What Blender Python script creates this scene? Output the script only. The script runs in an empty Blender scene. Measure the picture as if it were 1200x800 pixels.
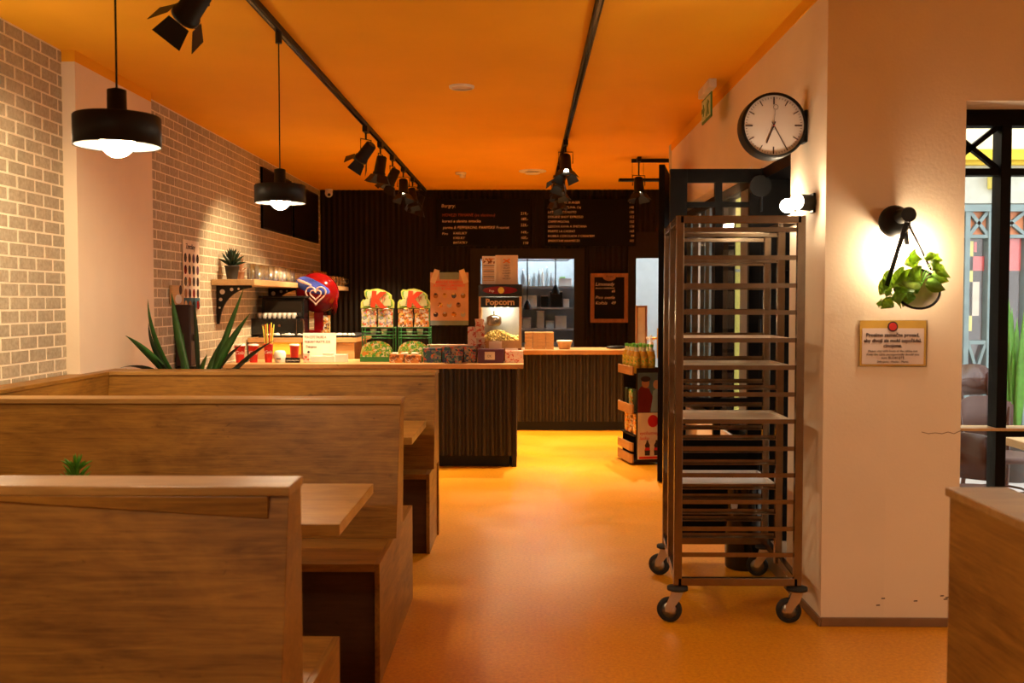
import bpy, math, random
from mathutils import Vector, Matrix
random.seed(7)
S = bpy.context.scene
COL = S.collection
PI = math.pi

# ------------------------------------------------------------------ camera, world, exposure
F_PX = 1167.0
PSI = math.radians(.785); TH = math.radians(2.306); EYE = 1.45
cam_d = bpy.data.cameras.new('camera'); cam = bpy.data.objects.new('camera', cam_d); COL.objects.link(cam)
cam_d.sensor_width = 36; cam_d.lens = 36 * F_PX / 1200
cam.location = (0, 0, EYE); cam.rotation_euler = (PI/2 - TH, 0, PSI)
cam_d.clip_start = .05; cam_d.clip_end = 200
cam_d.dof.use_dof = True; cam_d.dof.focus_distance = 6.5; cam_d.dof.aperture_fstop = 5.0
S.camera = cam
world = bpy.data.worlds.new('world'); S.world = world; world.use_nodes = True
bg = world.node_tree.nodes['Background']; bg.inputs[0].default_value = (.95, .96, .93, 1); bg.inputs[1].default_value = .85
S.view_settings.view_transform = 'Standard'; S.view_settings.look = 'None'
S.view_settings.gamma = 1; S.view_settings.use_curve_mapping = False
S.view_settings.exposure = 2.12

WARM = (1.0, .72, .40); WARM2 = (1.0, .76, .48)
SPOT_W = 44; GLOBE = 66; SCONCE = 42; KITCHEN_W = 90

# exact picture ray, used to read positions off the photograph at a known depth
_Fh = Vector((-math.sin(PSI), math.cos(PSI), 0)); _R = Vector((math.cos(PSI), math.sin(PSI), 0))
_F = _Fh*math.cos(TH) + Vector((0, 0, -math.sin(TH))); _U = _R.cross(_F)
def _ray(px, py): return _F + _R*((px-600)/F_PX) - _U*((py-400)/F_PX)
def W(px, py, Y): r = _ray(px, py); return Vector((0, 0, EYE)) + r*(Y/r.y)
def WX(px, py, X): r = _ray(px, py); return Vector((0, 0, EYE)) + r*(X/r.x)
def WZ(px, py, Z): r = _ray(px, py); return Vector((0, 0, EYE)) + r*((Z-EYE)/r.z)
def xz(px, py, Y): p = W(px, py, Y); return p.x, p.z

# ------------------------------------------------------------------ materials
def new_mat(name):
    m = bpy.data.materials.new(name); m.use_nodes = True
    nt = m.node_tree; return m, nt, nt.nodes['Principled BSDF']
def c4(c): return (c[0], c[1], c[2], 1)
def plain(name, col, rough=.5, metal=0, var=.12, scale=8, bump=0, bscale=200, spec=None, emis=None, estr=0):
    m, nt, b = new_mat(name); N = nt.nodes; L = nt.links
    tc = N.new('ShaderNodeTexCoord'); no = N.new('ShaderNodeTexNoise'); no.inputs['Scale'].default_value = scale; no.inputs['Detail'].default_value = 4
    L.new(tc.outputs['Object'], no.inputs['Vector'])
    r = N.new('ShaderNodeValToRGB'); r.color_ramp.elements[0].position = .3; r.color_ramp.elements[1].position = .7
    r.color_ramp.elements[0].color = c4([v*(1-var) for v in col]); r.color_ramp.elements[1].color = c4([min(1, v*(1+var)) for v in col])
    L.new(no.outputs[0], r.inputs[0]); L.new(r.outputs[0], b.inputs['Base Color'])
    b.inputs['Roughness'].default_value = rough; b.inputs['Metallic'].default_value = metal
    if spec is not None: b.inputs['Specular IOR Level'].default_value = spec
    if bump:
        n2 = N.new('ShaderNodeTexNoise'); n2.inputs['Scale'].default_value = bscale; L.new(tc.outputs['Object'], n2.inputs['Vector'])
        bp = N.new('ShaderNodeBump'); bp.inputs['Strength'].default_value = bump; bp.inputs['Distance'].default_value = .002
        L.new(n2.outputs[0], bp.inputs['Height']); L.new(bp.outputs[0], b.inputs['Normal'])
    if emis:
        b.inputs['Emission Color'].default_value = c4(emis); b.inputs['Emission Strength'].default_value = estr
    return m
def wood(name, dark, light, axis=0, rough=.42, fine=1.0):
    m, nt, b = new_mat(name); N = nt.nodes; L = nt.links
    tc = N.new('ShaderNodeTexCoord')
    def noise(sc, detail, rt, dist=0):
        mp = N.new('ShaderNodeMapping'); mp.inputs['Scale'].default_value = sc; L.new(tc.outputs['Object'], mp.inputs[0])
        n = N.new('ShaderNodeTexNoise'); n.inputs['Scale'].default_value = 1; n.inputs['Detail'].default_value = detail
        n.inputs['Roughness'].default_value = rt; n.inputs['Distortion'].default_value = dist
        L.new(mp.outputs[0], n.inputs['Vector']); return n
    def sc(a, o): v = [o*fine]*3; v[axis] = a*fine; return v
    n1 = noise(sc(3.0, 42), 8, .72, 1.2); n2 = noise(sc(6, 240), 3, .6); n3 = noise(sc(2.4, 5.5), 5, .6, 1.0); n4 = noise(sc(9, 24), 2, .5, 1.5)
    mx = N.new('ShaderNodeMath'); mx.operation = 'MULTIPLY_ADD'; mx.inputs[1].default_value = .42; L.new(n1.outputs[0], mx.inputs[0])
    m2 = N.new('ShaderNodeMath'); m2.operation = 'MULTIPLY'; m2.inputs[1].default_value = .42; L.new(n3.outputs[0], m2.inputs[0]); L.new(m2.outputs[0], mx.inputs[2])
    m3 = N.new('ShaderNodeMath'); m3.operation = 'MULTIPLY_ADD'; m3.inputs[1].default_value = .16; L.new(n2.outputs[0], m3.inputs[0]); L.new(mx.outputs[0], m3.inputs[2])
    r = N.new('ShaderNodeValToRGB'); r.color_ramp.elements[0].position = .38; r.color_ramp.elements[1].position = .62
    r.color_ramp.elements[0].color = c4(dark); r.color_ramp.elements[1].color = c4(light)
    L.new(m3.outputs[0], r.inputs[0])
    kr = N.new('ShaderNodeValToRGB'); kr.color_ramp.elements[0].position = .70; kr.color_ramp.elements[1].position = .78
    kr.color_ramp.elements[0].color = (0, 0, 0, 1); kr.color_ramp.elements[1].color = (.7, .7, .7, 1); L.new(n4.outputs[0], kr.inputs[0])
    mix = N.new('ShaderNodeMix'); mix.data_type = 'RGBA'; L.new(kr.outputs[0], mix.inputs[0]); L.new(r.outputs[0], mix.inputs[6]); mix.inputs[7].default_value = c4([v*.45 for v in dark])
    L.new(mix.outputs[2], b.inputs['Base Color'])
    b.inputs['Roughness'].default_value = rough; b.inputs['Specular IOR Level'].default_value = .32
    bp = N.new('ShaderNodeBump'); bp.inputs['Strength'].default_value = .25; bp.inputs['Distance'].default_value = .001
    L.new(n2.outputs[0], bp.inputs['Height']); L.new(bp.outputs[0], b.inputs['Normal'])
    return m
def prints(name, cols, scale=30, rough=.4, stretch=(1, 1, 1)):
    """flat printed packaging: patches of several colours"""
    m, nt, b = new_mat(name); N = nt.nodes; L = nt.links
    tc = N.new('ShaderNodeTexCoord'); mp = N.new('ShaderNodeMapping'); mp.inputs['Scale'].default_value = stretch
    L.new(tc.outputs['Object'], mp.inputs[0])
    nz = N.new('ShaderNodeTexNoise'); nz.inputs['Scale'].default_value = scale*.6; nz.inputs['Detail'].default_value = 2; L.new(mp.outputs[0], nz.inputs['Vector'])
    mixv = N.new('ShaderNodeMix'); mixv.data_type = 'VECTOR'; mixv.inputs[0].default_value = .06; L.new(mp.outputs[0], mixv.inputs[4]); L.new(nz.outputs[1], mixv.inputs[5])
    v = N.new('ShaderNodeTexVoronoi'); v.inputs['Scale'].default_value = scale; L.new(mixv.outputs[1], v.inputs['Vector'])
    sp = N.new('ShaderNodeSeparateColor'); L.new(v.outputs['Color'], sp.inputs[0])
    r = N.new('ShaderNodeValToRGB'); r.color_ramp.interpolation = 'CONSTANT'; e = r.color_ramp.elements
    e[0].color = c4(cols[0]); e[1].position = 1/len(cols); e[1].color = c4(cols[1])
    for i in range(2, len(cols)):
        x = e.new(i/len(cols)); x.color = c4(cols[i])
    L.new(sp.outputs[0], r.inputs[0]); L.new(r.outputs[0], b.inputs['Base Color']); b.inputs['Roughness'].default_value = rough
    return m
def thin_glass(name, tint=(1, 1, 1), refl=.10):
    m = bpy.data.materials.new(name); m.use_nodes = True; nt = m.node_tree; N = nt.nodes; L = nt.links
    N.remove(N['Principled BSDF']); out = N['Material Output']
    t = N.new('ShaderNodeBsdfTransparent'); t.inputs[0].default_value = c4(tint); g = N.new('ShaderNodeBsdfGlossy'); g.inputs['Roughness'].default_value = .02
    lw = N.new('ShaderNodeLayerWeight'); lw.inputs[0].default_value = .25
    ma = N.new('ShaderNodeMath'); ma.operation = 'MULTIPLY_ADD'; ma.inputs[1].default_value = .5; ma.inputs[2].default_value = refl*.35; L.new(lw.outputs[0], ma.inputs[0])
    mx = N.new('ShaderNodeMixShader'); L.new(ma.outputs[0], mx.inputs[0]); L.new(t.outputs[0], mx.inputs[1]); L.new(g.outputs[0], mx.inputs[2]); L.new(mx.outputs[0], out.inputs[0])
    return m
def glow(name, col, strength):
    m, nt, b = new_mat(name); b.inputs['Base Color'].default_value = c4((.9, .9, .9)); b.inputs['Emission Color'].default_value = c4(col); b.inputs['Emission Strength'].default_value = strength
    return m

OAK_D, OAK_L = (.15, .062, .008), (.42, .200, .028)
M = {}
M['oak'] = wood('oak_laminate', OAK_D, OAK_L, 0)
M['oak_y'] = wood('oak_laminate_lengthwise', OAK_D, OAK_L, 1)
M['oak_z'] = wood('oak_laminate_upright', OAK_D, OAK_L, 2)
M['oak_table'] = wood('oak_table_laminate', (.28, .13, .022), (.54, .30, .065), 0, .36)
M['oak_dark'] = wood('dark_seat_plinth', (.045, .017, .005), (.085, .034, .011), 0, .5)
M['oak_edge'] = wood('oak_edge_band', (.28, .14, .034), (.50, .285, .08), 0, .4)
M['walnut'] = wood('walnut_frame', (.20, .08, .028), (.36, .16, .055), 2, .45, 2)
M['shelf_wood'] = wood('pale_shelf_board', (.50, .30, .12), (.70, .46, .22), 1, .45)
M['counter_wood'] = wood('counter_top_board', (.42, .22, .085), (.62, .37, .16), 0, .35)
M['ceiling'] = plain('orange_ceiling_paint', (.84, .405, .003), .75, var=.05, scale=1.2, bump=.12, bscale=90)
M['wall'] = plain('off_white_wall_paint', (.84, .71, .54), .8, var=.04, scale=2.2, bump=.35, bscale=70)
M['mortar'] = plain('cream_mortar', (.86, .76, .58), .85, var=.05, bump=.3)
def translucent(m, col, f=.45):
    nt = m.node_tree; N = nt.nodes; L = nt.links; b = N['Principled BSDF']; out = N['Material Output']
    tr = N.new('ShaderNodeBsdfTranslucent'); tr.inputs[0].default_value = c4(col); mx = N.new('ShaderNodeMixShader'); mx.inputs[0].default_value = f
    L.new(b.outputs[0], mx.inputs[1]); L.new(tr.outputs[0], mx.inputs[2]); L.new(mx.outputs[0], out.inputs[0])
def brick_mat():
    m, nt, b = new_mat('beige_brick_slip'); N = nt.nodes; L = nt.links
    tc = N.new('ShaderNodeTexCoord'); oi = N.new('ShaderNodeObjectInfo'); geo = N.new('ShaderNodeNewGeometry')
    n = N.new('ShaderNodeTexNoise'); n.inputs['Scale'].default_value = 55; n.inputs['Detail'].default_value = 6; L.new(geo.outputs['Position'], n.inputs['Vector'])
    r = N.new('ShaderNodeValToRGB'); r.color_ramp.elements[0].position = .25; r.color_ramp.elements[1].position = .75
    r.color_ramp.elements[0].color = (.33, .275, .185, 1); r.color_ramp.elements[1].color = (.50, .43, .31, 1); L.new(n.outputs[0], r.inputs[0])
    n2 = N.new('ShaderNodeTexNoise'); n2.inputs['Scale'].default_value = 4.5; L.new(geo.outputs['Position'], n2.inputs['Vector'])
    ma = N.new('ShaderNodeMath'); ma.operation = 'MULTIPLY_ADD'; ma.inputs[1].default_value = .5; ma.inputs[2].default_value = .76; L.new(n2.outputs[0], ma.inputs[0])
    hs = N.new('ShaderNodeHueSaturation'); L.new(ma.outputs[0], hs.inputs['Value']); L.new(r.outputs[0], hs.inputs['Color']); L.new(hs.outputs[0], b.inputs['Base Color'])
    b.inputs['Roughness'].default_value = .82
    bp = N.new('ShaderNodeBump'); bp.inputs['Strength'].default_value = .4; bp.inputs['Distance'].default_value = .003; L.new(n.outputs[0], bp.inputs['Height']); L.new(bp.outputs[0], b.inputs['Normal'])
    return m
M['brick'] = brick_mat()
def floor_mat():
    m, nt, b = new_mat('orange_vinyl_floor'); N = nt.nodes; L = nt.links
    geo = N.new('ShaderNodeNewGeometry')
    n = N.new('ShaderNodeTexNoise'); n.inputs['Scale'].default_value = 60; n.inputs['Detail'].default_value = 8; n.inputs['Roughness'].default_value = .75; L.new(geo.outputs['Position'], n.inputs['Vector'])
    r = N.new('ShaderNodeValToRGB'); r.color_ramp.elements[0].position = .35; r.color_ramp.elements[1].position = .68
    r.color_ramp.elements[0].color = (.60, .215, .004, 1); r.color_ramp.elements[1].color = (.86, .385, .012, 1); L.new(n.outputs[0], r.inputs[0]); L.new(r.outputs[0], b.inputs['Base Color'])
    n2 = N.new('ShaderNodeTexNoise'); n2.inputs['Scale'].default_value = 2.5; n2.inputs['Detail'].default_value = 3; L.new(geo.outputs['Position'], n2.inputs['Vector'])
    ma = N.new('ShaderNodeMath'); ma.operation = 'MULTIPLY_ADD'; ma.inputs[1].default_value = .22; ma.inputs[2].default_value = .24; L.new(n2.outputs[0], ma.inputs[0]); L.new(ma.outputs[0], b.inputs['Roughness'])
    bp = N.new('ShaderNodeBump'); bp.inputs['Strength'].default_value = .12; bp.inputs['Distance'].default_value = .001; L.new(n.outputs[0], bp.inputs['Height']); L.new(bp.outputs[0], b.inputs['Normal'])
    return m
M['floor'] = floor_mat()
M['corr'] = plain('dark_corrugated_sheet', (.010, .006, .003), .6, 0, spec=.25, var=.2, scale=3)
M['corr2'] = plain('dark_corrugated_cladding', (.026, .018, .010), .5, .1, var=.2, scale=3)
M['darkframe'] = plain('dark_brown_flat_panel', (.018, .011, .005), .65, spec=.25)
M['base'] = plain('brown_baseboard', (.22, .12, .055), .5)
M['black'] = plain('matt_black_metal', (.005, .0045, .004), .5, .0, spec=.3)
M['blackgloss'] = plain('gloss_black', (.010, .010, .010), .15)
M['white'] = plain('white_plastic', (.78, .74, .68), .4)
M['shade_in'] = plain('white_shade_lining', (.03, .028, .025), .7)
M['globe'] = glow('pendant_globe_light', WARM2, GLOBE)
M['sconce_glow'] = glow('sconce_opal_light', (1, .78, .52), SCONCE)
M['planter_glow'] = glow('planter_lamp_light', (1, .78, .52), 55)
M['lens'] = glow('spot_lens_light', WARM2, 12)
M['steel'] = plain('brushed_stainless', (.24, .185, .13), .27, 1.0, var=.1, scale=20)
M['steel_dark'] = plain('grey_steel_shelving', (.40, .43, .46), .35, .4)
M['zinc'] = plain('zinc_castor_fork', (.55, .52, .46), .35, .9)
M['rubber'] = plain('black_rubber', (.015, .014, .013), .7)
M['tray'] = plain('cream_tray', (.86, .80, .70), .35)
M['traywhite'] = plain('white_tray', (.85, .84, .80), .3)
M['door'] = plain('dark_stained_door', (.0025, .0013, .0008), .55, spec=.12)
M['glass'] = thin_glass('window_glass')
M['tumbler'] = thin_glass('tumbler_glass', (.90, .91, .88), .7)
M['brass'] = plain('brass', (.75, .45, .12), .3, .9)
M['leaf'] = plain('green_leaf', (.035, .13, .022), .4, var=.4, scale=14)
M['leafdark'] = plain('dark_leaf', (.012, .03, .010), .4, var=.3, scale=14)
M['leaflight'] = plain('bright_leaf', (.10, .30, .03), .4, var=.35, scale=30)
M['leafvar'] = plain('variegated_leaf', (.14, .27, .04), .38, var=.75, scale=38)
M['pot'] = plain('dark_pot', (.03, .025, .022), .6)
M['terracotta'] = plain('clay_pot', (.45, .22, .12), .7)
M['soil'] = plain('soil', (.03, .018, .010), .9)
M['board'] = plain('blackboard', (.003, .002, .0015), .6, spec=.15, var=.25, scale=6)
M['chalk'] = plain('chalk_writing', (.75, .60, .45), .9)
M['chalk_red'] = plain('red_chalk_writing', (.30, .07, .04), .9)
M['ink'] = plain('dark_ink', (.04, .02, .02), .7)
M['paper'] = plain('white_paper', (.80, .74, .66), .7)
M['cream'] = plain('cream_paper', (.78, .66, .52), .7)
M['yellow_border'] = plain('mustard_border', (.60, .36, .05), .5)
M['red'] = plain('red_paper_cup', (.62, .02, .015), .4)
M['redgloss'] = plain('red_gloss_plastic', (.20, .004, .005), .12)
M['blue'] = plain('blue_print', (.02, .08, .55), .25)
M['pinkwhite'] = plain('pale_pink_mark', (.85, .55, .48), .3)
M['orange'] = plain('orange_print', (.85, .26, .02), .4)
M['yellow'] = plain('yellow_print', (.80, .62, .08), .45)
M['green'] = plain('green_metal_wire', (.03, .22, .05), .4)
M['lime'] = plain('lime_board', (.62, .72, .14), .45)
M['greenpack'] = prints('green_pack_print', [(.06, .38, .05), (.75, .78, .55), (.30, .55, .05), (.72, .30, .04), (.10, .45, .06), (.62, .66, .20)], 60)
M['candypack'] = prints('candy_pack_print', [(.86, .84, .78), (.70, .12, .03), (.78, .62, .20), (.30, .50, .08), (.86, .80, .70), (.35, .40, .60)], 60)
M['candypack2'] = prints('orange_candy_pack_print', [(.86, .84, .78), (.76, .30, .04), (.80, .62, .15), (.12, .05, .03), (.72, .25, .05)], 55)
M['darkpack'] = prints('dark_snack_print', [(.02, .03, .07), (.02, .12, .13), (.60, .06, .03), (.02, .025, .05), (.55, .30, .10), (.30, .26, .20)], 55)
M['tealpack'] = prints('teal_snack_print', [(.02, .10, .12), (.02, .14, .12), (.62, .14, .05), (.03, .05, .22), (.20, .20, .18)], 50)
M['orangepack'] = prints('orange_box_print', [(.66, .26, .06), (.20, .07, .03), (.82, .74, .60), (.70, .30, .05)], 55)
M['purple'] = plain('plum_box', (.10, .02, .05), .45)
M['pinkbox'] = prints('pink_box_print', [(.80, .55, .42), (.80, .62, .50), (.62, .08, .05), (.78, .60, .50)], 60)
M['kraft'] = plain('kraft_card', (.62, .40, .20), .7, var=.1, scale=30)
M['bottlepack'] = prints('juice_label_print', [(.72, .45, .04), (.60, .55, .05), (.25, .42, .04), (.80, .58, .10)], 60)
M['juice'] = plain('orange_juice_bottle', (.70, .42, .05), .15)
M['paleglass'] = plain('pale_bottle_neck', (.72, .74, .55), .15)
M['greencap'] = plain('green_cap', (.12, .50, .05), .35)
M['standwood'] = wood('stand_shelf_lip', (.36, .17, .05), (.52, .28, .10), 1, .4)
M['popcorn'] = plain('yellow_popcorn', (.86, .62, .20), .75, var=.3, scale=60)
M['cool_white'] = plain('kitchen_white_tile', (.62, .66, .66), .35, var=.04)
M['kitchen_lamp'] = glow('kitchen_ceiling_panel', (.85, .95, 1), 15)
M['ground'] = plain('pale_paving', (.42, .40, .38), .8, var=.1, scale=3)
M['plaster_grey'] = plain('grey_facade_plaster', (.50, .52, .46), .85)
M['plaster_cream'] = plain('cream_facade_plaster', (.85, .76, .50), .85)
M['cornice'] = plain('yellow_cornice', (.62, .44, .02), .6)
M['teal'] = plain('grey_blue_frame', (.17, .24, .25), .5)
M['pink'] = plain('pink_poster', (.75, .12, .12), .5)
M['salmon'] = plain('salmon_poster', (.80, .30, .14), .5)
M['darkroom'] = plain('dark_interior', (.05, .045, .05), .8)
M['bentwood'] = plain('dark_red_bentwood', (.045, .011, .007), .25)
M['cushion'] = plain('brown_upholstery', (.075, .032, .025), .6, bump=.3, bscale=60)
M['yellowpost'] = plain('yellow_painted_post', (.80, .70, .16), .5)
M['bluegrey'] = plain('blue_grey_painted_post', (.20, .23, .25), .5)
M['signgreen'] = plain('exit_green', (.01, .20, .06), .4)
M['signpale'] = plain('exit_pale', (.55, .72, .42), .4)
M['clockface'] = plain('white_clock_face', (.78, .74, .70), .45, var=.02)
M['heartpink'] = M['pinkwhite']
translucent(M['leafvar'], (.55, .75, .12)); translucent(M['leaflight'], (.35, .70, .08), .35); translucent(M['leaf'], (.08, .30, .03), .2)

# ------------------------------------------------------------------ mesh builder
class MB:
    def __init__(s): s.v = []; s.f = []; s.sm = []
    def add(s, vs, fs, smooth=False):
        o = len(s.v); s.v += [Vector(v) for v in vs]; s.f += [tuple(i+o for i in f) for f in fs]; s.sm += [smooth]*len(fs); return s
    def box(s, x0, x1, y0, y1, z0, z1, mat=None):
        if x0 > x1: x0, x1 = x1, x0
        if y0 > y1: y0, y1 = y1, y0
        if z0 > z1: z0, z1 = z1, z0
        vs = [Vector(v) for v in ((x0,y0,z0),(x1,y0,z0),(x1,y1,z0),(x0,y1,z0),(x0,y0,z1),(x1,y0,z1),(x1,y1,z1),(x0,y1,z1))]
        if mat is not None: vs = [mat @ v for v in vs]
        return s.add(vs, [(0,3,2,1),(4,5,6,7),(0,1,5,4),(1,2,6,5),(2,3,7,6),(3,0,4,7)])
    def tube(s, p0, p1, r0, r1=None, n=12, caps=True):
        p0, p1 = Vector(p0), Vector(p1); r1 = r0 if r1 is None else r1
        d = (p1-p0).normalized(); a = Vector((0,0,1)) if abs(d.z) < .9 else Vector((1,0,0))
        u = d.cross(a).normalized(); w = d.cross(u)
        vs = []
        for p, r in ((p0, r0), (p1, r1)):
            for i in range(n): t = 2*PI*i/n; vs.append(p + (u*math.cos(t)+w*math.sin(t))*r)
        s.add(vs, [(i, i+n, (i+1)%n+n, (i+1)%n) for i in range(n)], True)
        if caps: s.add(vs, [tuple(range(n)), tuple(range(2*n-1, n-1, -1))])
        return s
    def bar(s, p0, p1, w, h, up=(0,0,1)):
        p0, p1 = Vector(p0), Vector(p1); d = (p1-p0).normalized(); u = Vector(up)
        if abs(d.dot(u)) > .98: u = Vector((0,1,0))
        a = d.cross(u).normalized(); b = a.cross(d)
        vs = [p + a*(i*w/2) + b*(j*h/2) for p in (p0, p1) for i, j in ((-1,-1),(1,-1),(1,1),(-1,1))]
        return s.add(vs, [(0,1,2,3),(7,6,5,4),(0,4,5,1),(1,5,6,2),(2,6,7,3),(3,7,4,0)])
    def path(s, pts, r, n=8):
        pts = [Vector(p) for p in pts]; vs = []; m = len(pts)
        for i, p in enumerate(pts):
            d = (pts[min(i+1, m-1)]-pts[max(i-1, 0)]).normalized(); a = Vector((0,0,1)) if abs(d.z) < .9 else Vector((1,0,0))
            u = d.cross(a).normalized(); w = d.cross(u); rr = r[i] if isinstance(r, (list, tuple)) else r
            for k in range(n): t = 2*PI*k/n; vs.append(p+(u*math.cos(t)+w*math.sin(t))*rr)
        fs = [(i*n+k, (i+1)*n+k, (i+1)*n+(k+1)%n, i*n+(k+1)%n) for i in range(m-1) for k in range(n)]
        s.add(vs, fs, True); return s.add(vs, [tuple(range(n)), tuple(range(m*n-1, m*n-n-1, -1))])
    def lathe(s, prof, c=(0,0,0), n=24, rot=None, cap=True):
        c = Vector(c); vs = []
        for r, z in prof:
            for i in range(n):
                t = 2*PI*i/n; v = Vector((r*math.cos(t), r*math.sin(t), z))
                if rot is not None: v = rot @ v
                vs.append(c+v)
        k = len(prof)
        s.add(vs, [(j*n+i, j*n+(i+1)%n, (j+1)*n+(i+1)%n, (j+1)*n+i) for j in range(k-1) for i in range(n)], True)
        if cap: s.add(vs, [tuple(range(n-1, -1, -1)), tuple(range((k-1)*n, k*n))])
        return s
    def ball(s, c, r, n=14, m=9, sc=(1,1,1), rot=None):
        vs = []; c = Vector(c)
        for j in range(m+1):
            ph = PI*j/m
            for i in range(n):
                t = 2*PI*i/n; v = Vector((r*sc[0]*math.sin(ph)*math.cos(t), r*sc[1]*math.sin(ph)*math.sin(t), -r*sc[2]*math.cos(ph)))
                if rot is not None: v = rot @ v
                vs.append(c+v)
        return s.add(vs, [(j*n+i, j*n+(i+1)%n, (j+1)*n+(i+1)%n, (j+1)*n+i) for j in range(m) for i in range(n)], True)
    def prism(s, poly, a, b, plane='xz'):
        """polygon of (u,v) pushed from a to b along the third axis"""
        def P(u, v, t): return {'xz': (u, t, v), 'yz': (t, u, v), 'xy': (u, v, t)}[plane]
        n = len(poly); vs = [P(u, v, a) for u, v in poly] + [P(u, v, b) for u, v in poly]
        return s.add(vs, [tuple(range(n)), tuple(range(2*n-1, n-1, -1))] + [(i, i+n, (i+1)%n+n, (i+1)%n) for i in range(n)])
    def leaf(s, base, tip, w, bend=(0,0,.1), side=None, n=8, fold=.25, shape=1.0):
        base, tip = Vector(base), Vector(tip); mid = (base+tip)/2 + Vector(bend); vs = []
        for i in range(n+1):
            t = i/n; p = base*(1-t)**2 + mid*2*t*(1-t) + tip*t*t
            d = ((mid-base)*(1-t) + (tip-mid)*t).normalized()
            sd = Vector(side) if side is not None else d.cross(Vector((0,-1,0)))
            if sd.length < .05: sd = Vector((1,0,0))
            sd = (sd - d*sd.dot(d)).normalized(); up = sd.cross(d)
            ww = w*(math.sin(PI*min(1, (t*.86+.14))**shape))
            if i == n: ww = w*.01
            vs += [p-sd*ww+up*ww*fold, p, p+sd*ww+up*ww*fold, p - up*.0012]
        fs = []
        for i in range(n):
            a, b = i*4, i*4+4
            fs += [(a, a+1, b+1, b), (a+1, a+2, b+2, b+1), (a+3, a, b, b+3), (a+2, a+3, b+3, b+2)]
        return s.add(vs, fs, True)
    def build(s, name, mat, parent=None, bevel=0, local=False):
        me = bpy.data.meshes.new(name); off = Vector((0,0,0))
        if parent is not None and not local:
            p = parent
            while p is not None: off += p.location; p = p.parent
        if parent is None and not local:
            lo = [min(v[i] for v in s.v) for i in range(3)]; hi = [max(v[i] for v in s.v) for i in range(3)]
            off = Vector(((lo[0]+hi[0])/2, (lo[1]+hi[1])/2, lo[2]))
        me.from_pydata([tuple(v-off) for v in s.v], [], s.f); me.validate()
        import bmesh
        bm = bmesh.new(); bm.from_mesh(me); bmesh.ops.recalc_face_normals(bm, faces=bm.faces)
        bm.to_mesh(me); bm.free()
        for i, p in enumerate(me.polygons):
            if i < len(s.sm): p.use_smooth = s.sm[i]
        me.materials.append(mat)
        o = bpy.data.objects.new(name, me); COL.objects.link(o)
        if parent is not None: o.parent = parent
        elif not local: o.location = off
        if bevel:
            b = o.modifiers.new('bevel', 'BEVEL'); b.width = bevel; b.segments = 2; b.limit_method = 'ANGLE'; b.angle_limit = math.radians(50)
        return o
def B(*a): return MB().box(*a)
def tag(o, label=None, cat=None, group=None, kind=None):
    if label: o['label'] = label
    if cat: o['category'] = cat
    if group: o['group'] = group
    if kind: o['kind'] = kind
    return o
def thing(name, loc, label, cat, group=None, rz=0):
    o = bpy.data.objects.new(name, None); COL.objects.link(o); o.location = loc; o.rotation_euler = (0,0,rz); o.empty_display_size = .05
    return tag(o, label, cat, group)
def struct(o): o['kind'] = 'structure'; return o
def copy_tree(o, parent=None):
    c = o.copy(); COL.objects.link(c)
    if parent is not None: c.parent = parent
    for ch in list(o.children):
        if ch is not c: copy_tree(ch, c)
    return c
def text(s, size, loc, rot, mat, parent, name='lettering', align='LEFT', extrude=.0008, sx=1.0, shear=0, world=True, bold=0):
    cu = bpy.data.curves.new(name, 'FONT'); cu.body = s; cu.size = size; cu.extrude = extrude; cu.align_x = align; cu.shear = shear; cu.resolution_u = 2; cu.offset = bold
    tmp = bpy.data.objects.new('tmp', cu); COL.objects.link(tmp)
    me = bpy.data.meshes.new_from_object(tmp); bpy.data.objects.remove(tmp); bpy.data.curves.remove(cu)
    me.materials.clear(); me.materials.append(mat); me.name = name
    mt = Matrix.Translation(Vector(loc)) @ rot.to_4x4() @ Matrix.Diagonal((sx, 1, 1, 1))
    if world and parent is not None:
        off = Vector((0,0,0)); p = parent
        while p is not None: off += p.location; p = p.parent
        mt = Matrix.Translation(-off) @ mt
    me.transform(mt)
    o = bpy.data.objects.new(name, me); COL.objects.link(o); o.parent = parent
    return o
FRONT = Matrix.Rotation(PI/2, 3, 'X')
ONLEFT = Matrix.Rotation(PI/2, 3, 'Z') @ FRONT
ONRIGHT = Matrix.Rotation(-PI/2, 3, 'Z') @ FRONT
def oval(cx, cz, rx, rz, n=16): return [(cx+rx*math.cos(2*PI*i/n), cz+rz*math.sin(2*PI*i/n)) for i in range(n)]
def spot(name, loc, target, power, parent, angle=70, col=WARM, rad=.03, blend=.6):
    d = bpy.data.lights.new(name, 'SPOT'); d.energy = power; d.color = col; d.spot_size = math.radians(angle); d.spot_blend = blend; d.shadow_soft_size = rad
    o = bpy.data.objects.new(name, d); COL.objects.link(o)
    off = Vector((0,0,0)); p = parent
    while p is not None: off += p.location; p = p.parent
    o.parent = parent; o.location = Vector(loc)-off
    o.rotation_euler = (Vector(target)-Vector(loc)).to_track_quat('-Z', 'Y').to_euler()
    return o

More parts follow.
